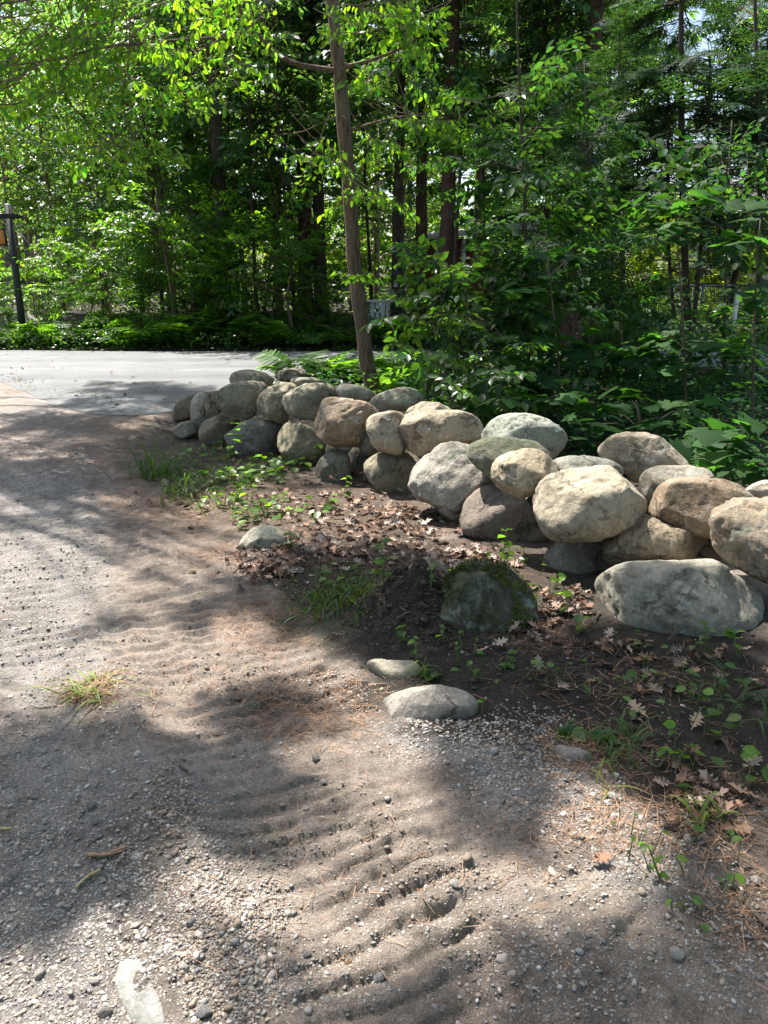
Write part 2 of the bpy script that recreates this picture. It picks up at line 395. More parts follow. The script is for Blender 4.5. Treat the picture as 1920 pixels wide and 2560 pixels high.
# ------------------------------------------------------------------ boulders
ICO = {}
def ico(k):
    if k not in ICO:
        b = bmesh.new(); bmesh.ops.create_icosphere(b, subdivisions=k, radius=1.0)
        b.verts.ensure_lookup_table()
        V = np.array([v.co[:] for v in b.verts]); F = np.array([[v.index for v in f.verts] for f in b.faces]); b.free()
        ICO[k] = (V, F)
    return ICO[k]
def rockmat(name, scuff=0.5, lichen=0.35, moss=0.0, strata=0.25):
    m, t, out = mat(name)
    tc = nd(t, 'ShaderNodeTexCoord'); oi = nd(t, 'ShaderNodeObjectInfo')
    ad = nd(t, 'ShaderNodeVectorMath', operation='MULTIPLY_ADD'); ad.inputs[1].default_value = (1, 1, 1)
    cb = nd(t, 'ShaderNodeCombineXYZ')
    mu = nd(t, 'ShaderNodeMath', operation='MULTIPLY'); mu.inputs[1].default_value = 57.0
    t.links.new(oi.outputs['Random'], mu.inputs[0])
    for k in range(3): t.links.new(mu.outputs[0], cb.inputs[k])
    t.links.new(tc.outputs['Object'], ad.inputs[0]); t.links.new(cb.outputs[0], ad.inputs[2]); V = ad.outputs[0]
    vr = nd(t, 'ShaderNodeVectorRotate', rotation_type='AXIS_ANGLE'); vr.inputs['Axis'].default_value = (0.4, 0.9, 0.15)
    t.links.new(V, vr.inputs[0]); t.links.new(mu.outputs[0], vr.inputs['Angle'])
    mp = nd(t, 'ShaderNodeMapping'); mp.inputs['Scale'].default_value = (1.3, 1.3, 8.0); t.links.new(vr.outputs[0], mp.inputs[0])
    nb = noise_nd(t, V, 4.5, 8, 0.62, 0.4); ns = noise_nd(t, mp.outputs[0], 2.2, 6, 0.6, 0.5); nf = noise_nd(t, V, 42, 8, 0.7); nw = noise_nd(t, V, 7.0, 9, 0.72, 1.0); nl = noise_nd(t, V, 11, 6, 0.65)
    base = mixc(t, oi.outputs['Color'], ramp(t, nb.outputs[0], [(0.3, (0.6, 0.58, 0.55)), (0.48, (0.95, 0.95, 0.95)), (0.7, (1.28, 1.25, 1.2))]).outputs[0], 1.0, 'MULTIPLY')
    base = mixc(t, base, ramp(t, ns.outputs[0], [(0.35, (0.7, 0.68, 0.66)), (0.6, (1.15, 1.13, 1.08))]).outputs[0], strata*2, 'MULTIPLY')
    base = mixc(t, base, ramp(t, nf.outputs[0], [(0.32, (0.66,)*3), (0.68, (1.3,)*3)]).outputs[0], 1.0, 'MULTIPLY')
    base = mixc(t, base, (0.50, 0.48, 0.44), ramp(t, nw.outputs[0], [(0.545, (0,)*3), (0.68, (scuff*.8,)*3)]).outputs[0])
    base = mixc(t, base, (0.26, 0.31, 0.25), ramp(t, nl.outputs[0], [(0.54, (0,)*3), (0.64, (lichen,)*3)]).outputs[0])
    base = mixc(t, base, (0.05, 0.045, 0.04), ramp(t, nl.outputs[0], [(0.25, (0.35,)*3), (0.36, (0,)*3)]).outputs[0])
    vk = nd(t, 'ShaderNodeTexVoronoi', feature='DISTANCE_TO_EDGE'); vk.inputs['Scale'].default_value = 2.6; t.links.new(mixc(t, vr.outputs[0], nb.outputs[1], 0.35), vk.inputs['Vector'])
    ck = ramp(t, vk.outputs['Distance'], [(0.0, (1,)*3), (0.035, (0,)*3)]); gate = ramp(t, nw.outputs[0], [(0.42, (0,)*3), (0.55, (1,)*3)])
    ckm = mixc(t, ck.outputs[0], gate.outputs[0], 1.0, 'MULTIPLY')
    base = mixc(t, base, mixc(t, base, (0.4, 0.38, 0.36), 1.0, 'MULTIPLY'), ckm)
    if moss > 0:
        ge = nd(t, 'ShaderNodeNewGeometry'); sx = nd(t, 'ShaderNodeSeparateXYZ'); t.links.new(ge.outputs['Normal'], sx.inputs[0])
        md = nd(t, 'ShaderNodeMath', operation='MULTIPLY_ADD'); md.inputs[1].default_value = 0.5; t.links.new(sx.outputs[2], md.inputs[0]); t.links.new(nb.outputs[0], md.inputs[2])
        base = mixc(t, base, (0.035, 0.045, 0.016), ramp(t, md.outputs[0], [(0.68, (0,)*3), (0.8, (moss,)*3)]).outputs[0])
    p = nd(t, 'ShaderNodeBsdfPrincipled'); p.inputs['Roughness'].default_value = 0.88; p.inputs['Specular IOR Level'].default_value = 0.25
    t.links.new(base, p.inputs['Base Color'])
    b = bump(t, nb.outputs[0], 0.35, 0.045); b = bump(t, ns.outputs[0], 0.45, 0.03, b); b = bump(t, nw.outputs[0], 0.35, 0.02, b); b = bump(t, nf.outputs[0], 0.7, 0.014, b)
    iv = nd(t, 'ShaderNodeInvert'); t.links.new(ckm, iv.inputs[1]); b = bump(t, iv.outputs[0], 0.6, 0.012, b)
    t.links.new(b, p.inputs['Normal']); t.links.new(p.outputs[0], out.inputs[0]); return m
MR = {'tan': rockmat('boulder_tan', 0.55, 0.15), 'grey': rockmat('boulder_grey', 0.75, 0.35), 'dark': rockmat('boulder_dark', 0.3, 0.25), 'moss': rockmat('boulder_mossy', 1.0, 0.7, 0.6), 'plain': rockmat('boulder_plain', 0.12, 0.12, 0, 0.12)}
def C5(p): return [(400+0.4581*a, 880+0.4581*b) for a, b in p]
def C6(p): return [(1000+0.5546*a, 980+0.5546*b) for a, b in p]
def C8(p): return [(560+0.5063*a, 1300+0.5063*b) for a, b in p]
def C9(p): return [(1100+0.4943*a, 1550+0.4943*b) for a, b in p]
def CB(p): return [(0.42194*a, 1700+0.42194*b) for a, b in p]
ROCKS = []
def rock(name, outline, Y, label, tint, mk='tan', thick=0.85, e=0.72, seed=0, facets=6, sub=4, group=None, cat='boulder', amp=1.0, cut=0.82, grow=1.05):
    O = np.array(outline, float); O = O.mean(0)+(O-O.mean(0))*grow; lo, hi = O.min(0), O.max(0); c2 = (lo+hi)/2
    C = at(c2[0], c2[1], Y); d = C-np.array([0, 0, EYE]); D0 = np.linalg.norm(d); d = d/D0
    rt = unit(np.cross(d, np.array([0, 0, 1.0]))); up = np.cross(rt, d)
    pts = []
    for a, b in O:
        q = ray(a, b); q = np.array([0, 0, EYE]) + q*(D0/np.dot(q, d)) - C
        pts.append((np.dot(q, rt), np.dot(q, up)))
    pts = np.array(pts)
    th = np.arctan2(pts[:, 1], pts[:, 0]); k = np.argsort(th); th = th[k]; pts = pts[k]
    T = np.linspace(-math.pi, math.pi, 181)[:-1]
    R = np.zeros(180)                                   # radius of the outline polygon along each direction
    for i, tt in enumerate(T):
        u = np.array([math.cos(tt), math.sin(tt)]); best = 0
        A = pts; B = np.roll(pts, -1, 0); E = B-A
        den = u[0]*E[:, 1]-u[1]*E[:, 0]; den = np.where(np.abs(den) < 1e-9, 1e-9, den)
        s = (A[:, 0]*E[:, 1]-A[:, 1]*E[:, 0])/den; w = (A[:, 0]*u[1]-A[:, 1]*u[0])/den
        ok = (w >= -1e-6) & (w <= 1+1e-6) & (s > 0)
        R[i] = s[ok].max() if ok.any() else 0.02
    ker = np.exp(-0.5*(np.arange(-8, 9)/3.0)**2); ker /= ker.sum()
    R = np.convolve(np.concatenate([R[-8:], R, R[:8]]), ker, 'valid')
    V, F = ico(sub); V = V.copy()
    rg = np.random.default_rng(seed*77+5)
    s = np.hypot(V[:, 0], V[:, 1]); ang = np.arctan2(V[:, 1], V[:, 0])
    Rr = np.interp(ang, np.concatenate([T, [math.pi]]), np.concatenate([R, R[:1]]))
    size = math.sqrt(R.mean()*np.sqrt((hi-lo).prod())/FPX*D0*0.5)
    g = s**e
    dep = 0.5*thick*math.sqrt((hi-lo).prod())/FPX*D0
    P = np.stack([Rr*g*np.cos(ang), Rr*g*np.sin(ang), dep*np.sign(V[:, 2])*np.abs(V[:, 2])**e], -1)
    # broken flats on the faces
    for q in range(facets+4):
        nrm = unit(np.array([rg.normal(0, 0.75), rg.normal(0.25, 0.6), -abs(rg.normal(0.8, 0.4))]))
        h = P @ nrm; lim = h.max()*rg.uniform(cut-0.06, 0.94)
        P = P - np.outer(np.maximum(h-lim, 0)*0.97, nrm)
    N = unit(P/np.array([R.mean(), R.mean(), dep])**2)
    q = P/size; o = rg.uniform(0, 99, 3)
    rd = 1-2*np.abs(f3(q*2.0+o+31, seed+11, 3)-0.5)
    disp = 0.13*(f3(q*1.1+o, seed, 3)-0.5) + 0.075*(f3(q*2.8+o, seed+3, 4)-0.5) + 0.035*(f3(q*8+o, seed+7, 3)-0.5) - 0.05*sstep(0.9, 1.0, rd)
    P = P + N*(disp*size*amp)[:, None]
    Wd = P[:, :1]*rt + P[:, 1:2]*up + P[:, 2:3]*d
    me = mesh(name, Wd, [F[:, ::-1]], MR[mk], None, True)
    o_ = obj(name, me, None, C, label, cat, group); o_.color = (*tint, 1)
    ROCKS.append((C, Wd)); return o_
TAN = (0.30, 0.245, 0.18); BRN = (0.235, 0.175, 0.125); GRY = (0.27, 0.255, 0.225); DKG = (0.135, 0.12, 0.105); GRN = (0.25, 0.245, 0.195); PALE = (0.36, 0.31, 0.24)
G = 'boulders of the stacked stone wall'
rock('boulder', C6([(858,960),(870,890),(905,825),(960,790),(1040,770),(1200,760),(1400,757),(1480,780),(1560,820),(1620,870),(1642,940),(1630,1010),(1590,1060),(1500,1110),(1380,1130),(1250,1140),(1120,1125),(1000,1080),(900,1030)]), 3.52, 'largest grey boulder with pale streaks at the near foot of the wall', (0.26,0.245,0.205), 'grey', 0.75, 0.66, 1, 5, 5, G)
rock('boulder', C6([(1400,530),(1430,500),(1520,480),(1659,475),(1800,490),(1900,560),(1920,700),(1880,800),(1760,850),(1659,860),(1560,810),(1480,760),(1420,700),(1405,620)]), 3.62, 'big brown-grey boulder cut by the right frame edge atop the largest boulder', (0.22,0.18,0.135), 'grey', 0.8, 0.66, 2, 5, 5, G)
rock('boulder', C6([(1125,540),(1140,490),(1180,420),(1240,395),(1340,392),(1450,400),(1540,425),(1600,470),(1600,560),(1550,630),(1470,655),(1380,655),(1280,640),(1200,610),(1140,570)]), 4.0, 'smooth brown loaf-shaped boulder right of the big tan one', (0.235,0.18,0.125), 'tan', 0.8, 0.7, 3, 4, 5, G, amp=0.6)
rock('boulder', C6([(1083,400),(1110,355),(1180,335),(1290,333),(1390,355),(1415,395),(1400,470),(1250,520),(1140,510),(1100,470)]), 4.4, 'rough layered grey boulder behind the brown loaf-shaped one', (0.24,0.215,0.175), 'grey', 0.8, 0.7, 4, 5, 4, G)
rock('boulder', C6([(890,280),(905,240),(950,200),(1040,186),(1120,190),(1190,215),(1240,265),(1300,300),(1310,335),(1280,380),(1180,400),(1080,410),(1000,350),(930,310)]), 4.8, 'humped tan boulder on top of the wall against dark ground cover', (0.30,0.255,0.195), 'tan', 0.8, 0.75, 5, 4, 5, G)
rock('boulder', C6([(605,470),(615,420),(660,380),(740,350),(850,340),(950,340),(1030,370),(1080,420),(1098,500),(1085,560),(1030,600),(960,640),(880,665),(740,670),(680,655),(640,600),(612,540)]), 4.12, 'big rounded tan boulder with white scuffs in the middle of the wall', (0.33,0.285,0.215), 'tan', 0.85, 0.68, 6, 4, 5, G)
rock('boulder', C6([(918,680),(930,620),(970,570),(1030,547),(1100,555),(1180,590),(1300,620),(1370,650),(1400,690),(1380,750),(1280,765),(1150,760),(1000,790),(945,800),(925,750)]), 4.0, 'rounded brown boulder wedged under the loaf-shaped one', (0.25,0.205,0.15), 'tan', 0.8, 0.72, 7, 4, 5, G)
rock('boulder', C6([(605,835),(640,770),(680,700),(740,670),(900,670),(960,720),(980,800),(930,850),(860,890),(720,880)]), 4.2, 'dark angular boulder with a sunlit left face below the big tan one', (0.17,0.155,0.135), 'grey', 0.75, 0.6, 8, 7, 4, G, cut=0.75)  # dark tint holds the shade of the boulder above
rock('boulder', C6([(412,360),(430,310),(490,275),(560,255),(630,260),(680,300),(714,350),(700,380),(650,420),(605,465),(550,477),(480,450),(430,410)]), 4.42, 'small pale cracked boulder left of the big tan one', (0.37,0.31,0.225), 'tan', 0.8, 0.68, 9, 6, 5, G, cut=0.8)
rock('boulder', C6([(295,250),(330,225),(420,208),(520,205),(600,225),(650,260),(690,320),(620,400),(500,420),(420,390),(350,340),(310,300)]), 4.85, 'dark mossy flat-topped boulder behind the small pale one', (0.19,0.185,0.14), 'moss', 0.8, 0.66, 10, 6, 4, G)
rock('boulder', C6([(355,220),(380,170),(430,120),(490,100),(560,98),(640,115),(710,150),(755,200),(752,240),(720,285),(680,300),(560,310),(420,290)]), 5.35, 'greenish white speckled boulder at the back of the wall', (0.30,0.315,0.265), 'grey', 0.85, 0.76, 11, 3, 5, G)
rock('boulder', C6([(680,310),(750,290),(850,287),(940,305),(1015,350),(980,400),(800,420),(700,380)]), 4.68, 'low flat grey boulder showing just above the big tan one', (0.25,0.245,0.205), 'grey', 0.9, 0.75, 12, 3, 4, G)
rock('boulder', C6([(45,400),(55,340),(90,290),(160,240),(240,225),(320,235),(380,300),(420,390),(420,470),(330,560),(270,590),(220,570),(150,510),(80,480),(50,440)]), 5.15, 'tall faceted grey boulder mottled with white in the lower row', (0.28,0.26,0.225), 'grey', 0.75, 0.62, 13, 7, 5, G, cut=0.8)
rock('boulder', C6([(273,590),(280,490),(310,455),(400,420),(440,415),(560,480),(615,580),(650,640),(680,660),(600,680),(420,665),(300,650)]), 4.75, 'dark purplish wedge boulder under the small pale one', (0.15,0.125,0.105), 'dark', 0.8, 0.62, 14, 6, 4, G, cut=0.78)
rock('boulder', C6([(-15,160),(0,110),(50,90),(150,85),(270,85),(340,115),(372,170),(355,215),(300,230),(200,235),(100,290),(50,265),(0,220)]), 5.75, 'broad oval tan boulder in the top row with strata lines', (0.33,0.275,0.205), 'tan', 0.8, 0.68, 15, 4, 5, G)
rock('boulder', C6([(20,100),(40,75),(100,45),(170,48),(240,75),(262,105),(100,130)]), 6.25, 'pale cap of a boulder behind the broad oval one', (0.33,0.285,0.22), 'tan', 1.0, 0.75, 16, 3, 4, G)
rock('boulder', C5([(1110,630),(1130,590),(1190,555),(1290,545),(1400,560),(1440,620),(1430,720),(1370,770),(1240,785),(1190,760),(1140,690)]), 5.9, 'dark olive boulder in the lower row beneath the broad oval one', (0.19,0.17,0.125), 'dark', 0.8, 0.7, 17, 4, 4, G)
rock('boulder', C5([(1125,400),(1135,360),(1180,335),(1280,325),(1340,350),(1345,450),(1340,540),(1260,567),(1200,545),(1160,500),(1140,450)]), 5.85, 'narrow pale upright boulder left of the broad oval one', (0.36,0.31,0.235), 'tan', 0.9, 0.66, 20, 5, 4, G)
rock('boulder', C5([(840,400),(850,360),(880,320),(890,265),(940,248),(1020,255),(1110,270),(1190,320),(1195,370),(1150,420),(1130,490),(1040,515),(950,510),(890,480),(850,440)]), 6.3, 'round brown boulder overhanging the dark gap in the top row', (0.275,0.21,0.15), 'tan', 0.85, 0.68, 21, 4, 5, G)
rock('boulder', C5([(1135,290),(1170,240),(1240,210),(1330,190),(1400,205),(1445,250),(1440,280),(1340,320),(1200,330)]), 6.75, 'grey-green boulder at the back of the top row near the tree', (0.25,0.245,0.19), 'grey', 0.85, 0.72, 22, 4, 4, G)
rock('boulder', C5([(960,200),(990,170),(1080,180),(1150,210),(1195,245),(1150,270),(1060,280),(980,260)]), 6.95, 'low grey-green boulder left of the back one near the tree', (0.265,0.255,0.205), 'grey', 0.9, 0.75, 23, 3, 4, G)
rock('boulder', C5([(660,260),(700,210),(800,175),(920,175),(1000,210),(1000,250),(900,270),(880,320),(850,370),(760,365),(690,330)]), 7.05, 'long grey-green slab boulder with a broken lower face', (0.255,0.235,0.175), 'grey', 0.75, 0.64, 24, 6, 4, G, cut=0.78)
rock('boulder', C5([(525,300),(540,240),(600,190),(680,165),(760,190),(720,250),(680,280),(705,370),(670,390),(600,365),(550,340)]), 7.2, 'split olive boulder with a flat tan face left of the long slab', (0.27,0.235,0.165), 'tan', 0.75, 0.64, 25, 6, 4, G, cut=0.78)
rock('boulder', C5([(312,250),(330,200),(390,170),(480,155),(560,170),(590,200),(550,240),(525,290),(525,345),(470,368),(390,350),(325,310)]), 7.5, 'rounded olive-grey boulder with white spots at the far end', (0.245,0.22,0.16), 'grey', 0.8, 0.7, 26, 4, 4, G)
rock('boulder', C5([(372,170),(390,120),(440,100),(510,98),(580,115),(630,150),(600,185),(480,190)]), 7.95, 'humped topmost boulder at the far end of the wall', (0.30,0.26,0.19), 'tan', 0.9, 0.72, 27, 4, 4, G)
rock('boulder', C5([(618,130),(660,100),(730,88),(780,92),(812,130),(760,165),(660,160)]), 7.95, 'dark topmost boulder with a white chip beside ferns', (0.19,0.16,0.125), 'grey', 0.9, 0.7, 28, 4, 4, G)
rock('boulder', C5([(695,160),(740,138),(840,140),(920,170),(850,195),(740,190)]), 7.5, 'thin flat green-grey boulder between the topmost stones and the slab', (0.23,0.225,0.175), 'grey', 1.0, 0.75, 29, 3, 4, G)
rock('boulder', C5([(68,340),(90,280),(180,230),(215,280),(190,370),(110,395),(75,380)]), 8.3, 'drab brown boulder at the far left tip of the wall', (0.20,0.165,0.12), 'plain', 0.8, 0.7, 30, 4, 4, G)
rock('boulder', C5([(165,330),(170,270),(210,220),(262,215),(262,280),(248,340),(215,400),(175,385)]), 8.1, 'pale upright slab boulder at the far left end', (0.42,0.37,0.30), 'tan', 0.7, 0.62, 31, 5, 4, G, cut=0.8)
rock('boulder', C5([(245,290),(265,225),(320,210),(345,280),(320,350),(260,365)]), 7.95, 'brown boulder squeezed between the pale slab and the olive boulder', (0.235,0.19,0.135), 'plain', 0.9, 0.7, 32, 4, 4, G)
rock('boulder', C5([(70,420),(100,390),(170,375),(205,400),(205,460),(130,475),(80,455)]), 8.0, 'smallest boulder at the foot of the far left end', (0.27,0.24,0.175), 'tan', 0.9, 0.7, 33, 4, 4, G)
rock('boulder', C5([(215,430),(240,380),(320,345),(440,370),(430,440),(390,520),(270,530),(220,490)]), 7.7, 'dark brown boulder in the lower row under the rounded olive-grey one', (0.19,0.16,0.115), 'dark', 0.85, 0.7, 34, 4, 4, G)
rock('boulder', C5([(340,430),(400,390),(500,370),(600,375),(660,400),(655,480),(640,550),(560,590),(440,585),(380,530)]), 7.15, 'blue-grey boulder with a dark broken face in the lower row', (0.17,0.16,0.142), 'dark', 0.85, 0.62, 35, 7, 4, G, cut=0.78)
rock('boulder', C5([(628,450),(660,400),(740,372),(830,375),(880,440),(940,520),(910,590),(800,625),(720,605),(640,530)]), 6.85, 'olive-brown lower boulder behind low green weeds', (0.235,0.21,0.145), 'tan', 0.85, 0.7, 36, 4, 4, G)
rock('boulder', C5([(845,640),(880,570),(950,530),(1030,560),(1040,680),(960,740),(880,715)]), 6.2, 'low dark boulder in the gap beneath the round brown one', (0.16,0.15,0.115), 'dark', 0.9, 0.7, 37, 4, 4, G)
rock('boulder', C5([(1000,560),(1060,520),(1140,540),(1160,640),(1120,700),(1030,690)]), 6.55, 'dark boulder added for shade in the gap behind the low one', (0.12,0.11,0.09), 'dark', 1.0, 0.7, 38, 4, 4, G)  # added filler; its dark tint stands for shade in the gap
rock('boulder', C6([(1350,720),(1380,690),(1440,690),(1470,740),(1420,770),(1365,765)]), 3.95, 'tiny brown stone wedged under the right-hand boulder', (0.21,0.16,0.12), 'dark', 1.0, 0.75, 18, 3, 4, G)
rock('boulder', C6([(1545,450),(1600,410),(1659,398),(1740,410),(1790,470),(1659,510)]), 4.45, 'pale boulder peeping over the right end of the wall', (0.35,0.31,0.25), 'tan', 0.9, 0.75, 19, 3, 4, G)
for pts, Y, lab in [([(850,700),(900,640),(1000,640),(1040,720),(980,800),(880,790)], 4.5, 'dark stone added for shade in the gap under the big tan boulder'), ([(560,480),(640,440),(720,500),(700,640),(600,640)], 4.75, 'dark stone added for shade between the dark wedge and the big tan boulder'), ([(1040,430),(1120,430),(1160,560),(1100,620),(1030,560)], 4.5, 'dark stone added for shade in the gap right of the big tan boulder'), ([(380,330),(470,330),(500,470),(420,520),(360,440)], 5.1, 'dark stone added for shade in the gap left of the small pale boulder'), ([(1380,640),(1480,620),(1560,720),(1480,790),(1390,760)], 4.3, 'dark stone added for shade behind the tiny wedged one')]:  # added dark stones standing in for the shade in the wall gaps
    rock('shade_filler_stone', C6(pts), Y, lab, (0.13,0.115,0.095), 'dark', 1.0, 0.7, int(Y*100), 4, 3, G)
for pts, Y, lab in [([(560,380),(640,350),(720,380),(720,470),(640,500),(560,460)], 7.35, 'dark stone added for shade behind the blue-grey boulder'), ([(880,480),(980,480),(1140,480),(1150,580),(1000,620),(890,590)], 6.7, 'dark stone added for shade under the round brown boulder'), ([(1080,440),(1160,420),(1240,500),(1200,600),(1100,560)], 6.25, 'dark stone added for shade behind the narrow pale boulder'), ([(180,360),(260,340),(330,360),(300,440),(200,440)], 8.05, 'dark stone added for shade low at the far left end')]:  # more added dark stones for shaded gaps farther along the wall
    rock('shade_filler_stone', C5(pts), Y, lab, (0.13,0.115,0.095), 'dark', 1.0, 0.7, int(Y*100), 4, 3, G)
# loose and half-buried stones
MOSS_ROCK = rock('mossy_boulder', C6([(60,1060),(110,900),(190,815),(330,770),(440,775),(520,800),(570,850),(600,920),(625,1020),(610,1100),(560,1150),(400,1170),(230,1150)]), 3.42, 'dark boulder capped with green moss and lichen beside dug soil', (0.095,0.085,0.07), 'moss', 0.8, 0.66, 41, 7, 5, None, 'boulder', amp=.9, cut=.72)
rock('stone', C6([(45,870),(70,780),(110,748),(170,760),(220,790),(215,880),(120,910)]), 3.86, 'grey pointed stone behind the mossy boulder', (0.24,0.215,0.18), 'plain', 0.9, 0.72, 42, 4, 4, None, 'stone')
rock('half_buried_stone', C8([(752,985),(780,900),(840,860),(940,830),(1060,815),(1150,840),(1220,870),(1250,915),(1235,985),(1100,1040),(960,1060),(880,1075),(780,1075)]), 2.62, 'smooth pale grey stone half buried in driveway gravel', (0.245,0.225,0.20), 'plain', 0.7, 0.72, 43, 3, 5, None, 'stone', amp=0.5)
rock('half_buried_stone', C8([(700,700),(760,686),(820,695),(930,695),(985,740),(970,800),(850,820),(760,800)]), 2.9, 'small low cream stone sunk in pine needles', (0.28,0.255,0.205), 'plain', 0.8, 0.75, 44, 3, 4, None, 'stone', amp=0.6)
rock('half_buried_stone', C8([(40,215),(60,150),(90,100),(130,50),(200,25),(260,40),(305,80),(300,150),(220,220),(110,250)]), 4.5, 'curved grey-green stone by dead leaves at the driveway edge', (0.33,0.32,0.25), 'plain', 0.8, 0.72, 45, 4, 4, None, 'stone')
rock('half_buried_stone', C9([(520,720),(540,650),(600,635),(700,650),(780,690),(818,765),(760,810),(660,800),(580,765)]), 2.3, 'flat purplish stone set flush in the gravel on the right', (0.22,0.195,0.19), 'plain', 0.6, 0.8, 46, 3, 4, None, 'stone', amp=0.7)
rock('woodland_boulder', [(1480,940),(1490,890),(1525,870),(1560,872),(1590,862),(1618,890),(1622,930),(1590,955),(1530,960)], 12.0, 'black angular boulder in the shade beneath the saplings', (0.07,0.065,0.06), 'dark', 0.9, 0.64, 47, 6, 4, None, 'boulder')
rock('woodland_boulder', [(1375,905),(1385,885),(1420,875),(1450,885),(1455,910),(1420,922)], 12.6, 'small dark boulder left of the black angular one', (0.08,0.07,0.06), 'dark', 0.9, 0.7, 48, 4, 4, None, 'boulder')
# pale slab sunk in the gravel at the bottom left
fl = np.array([gp(*p)[:2] for p in CB([(715,1660),(770,1645),(830,1680),(870,1770),(930,1850),(945,1960),(930,2050),(820,2060),(760,1960),(705,1840),(700,1730)])])
fc = fl.mean(0); ring = [curve_pts(np.concatenate([fl, fl[:1]]), 49)[:-1]]; ring[0] = fc+(ring[0]-fc)*(1.12+.5*(f2(ring[0][:, 0]*22, ring[0][:, 1]*22, 19, 3)-.5))[:, None]
mb = MB(); V = []
for s, z in ((1.04, -0.03), (1.0, 0.006), (0.93, 0.008), (0.6, 0.010), (0.25, 0.009)):
    q = fc+(ring[0]-fc)*s; V.append(np.column_stack([q-fc, z+0.006*(f2(q[:, 0]*30, q[:, 1]*30, 7, 3)-0.5)]))
V = np.concatenate(V); n = 48; F = [(r*n+i, r*n+(i+1) % n, (r+1)*n+(i+1) % n, (r+1)*n+i) for r in range(4) for i in range(n)]
V = np.concatenate([V, [[0, 0, 0.009]]]); T3 = [(4*n+i, 4*n+(i+1) % n, 5*n) for i in range(n)]
mb.add(V, F, T3)
o_ = obj('sunken_slab', mb.mesh('sunken_slab', MR['plain'], True), None, (fc[0], fc[1], float(gh(fc[0], fc[1]))-0.011), 'flat chalk-white slab sunk in gravel at the bottom of the photo', 'stone'); o_.color = (0.24, 0.235, 0.225, 1)
# ------------------------------------------------------------------ foliage
def fan(outline, c):
    n = len(outline); return np.array([c]+outline, float), [(0, 1+i, 1+(i+1) % n) for i in range(n)]
_mo = [(0, .05), (-.10, .34), (.02, .62), (.20, .40), (.30, .80), (.46, .50), (.58, .34), (.74, .24), (1, 0)]
_mo = [(a, b, -.10*b*b-.06*a*a) for a, b in _mo]; _mo = _mo + [(a, -b, h) for a, b, h in reversed(_mo[:-1])]
_oo = [(-.22, .015), (0, .03), (.08, .20), (.16, .10), (.28, .40), (.36, .14), (.52, .46), (.58, .16), (.78, .32), (.80, .14), (1, .0)]
_oo = [(a, b, .22*b+.05*math.sin(a*9)+.16*a*a) for a, b in _oo]; _oo = _oo + [(a, -b, h+.03) for a, b, h in reversed(_oo[:-1])]
_mv, _mt = fan(_mo, (.34, 0, .02)); _ov, _ot = fan(_oo, (.45, 0, .0))
SHAPES = {
 'diamond': (np.array([(0,0,0),(.42,.5,.06),(1,0,-.08),(.42,-.5,.06)], float), None, np.array([(0,1,2),(0,2,3)])),
 'ovate': (np.array([(0,0,0),(.5,0,-.03),(1,0,-.14),(.2,.36,.05),(.58,.44,.05),(.2,-.36,.05),(.58,-.44,.05)], float), np.array([(0,3,4,1),(0,1,6,5)]), np.array([(1,4,2),(1,2,6)])),
 'strip': (np.array([(0,-.5,0),(0,.5,0),(1,.22,-.03),(1,-.22,-.03)], float), np.array([(0,1,2,3)]), None),
 'maple': (_mv, None, np.array(_mt)), 'oak': (_ov, None, np.array(_ot)),
}
def leaf_arrays(P, D, N, L, Wd, col, shape):
    tv, q, t = SHAPES[shape]; k = len(tv); n = len(P)
    D = unit(D); S = unit(np.cross(N, D)); N = np.cross(D, S)
    L = np.broadcast_to(L, (n,)); Wd = np.broadcast_to(Wd, (n,))
    V = P[:, None] + L[:, None, None]*(tv[None, :, 0:1]*D[:, None] + Wd[:, None, None]*tv[None, :, 1:2]*S[:, None] + tv[None, :, 2:3]*N[:, None])
    off = (np.arange(n)*k)[:, None, None]
    Q = (q[None]+off).reshape(-1, 4) if q is not None else np.zeros((0, 4), int)
    T = (t[None]+off).reshape(-1, 3) if t is not None else np.zeros((0, 3), int)
    C = np.repeat(np.broadcast_to(col, (n, 3)), k, 0)
    return V.reshape(-1, 3), Q, T, C
def leaf_mesh(name, P, D, N, L, Wd, col, shape, m):
    V, Q, T, C = leaf_arrays(P, D, N, L, Wd, col, shape)
    return mesh(name, V, [Q, T], m, C)
def vary(n, base, r, hv=0.25):
    """leaf to leaf colour variety"""
    v = r.uniform(0.5, 1.5, (n, 1)); y = r.normal(0, hv, (n, 1))
    return np.clip(np.array(base)*v*(1+np.concatenate([y*0.9, y*0.25, -y*0.3], 1)), 0.004, 0.9)
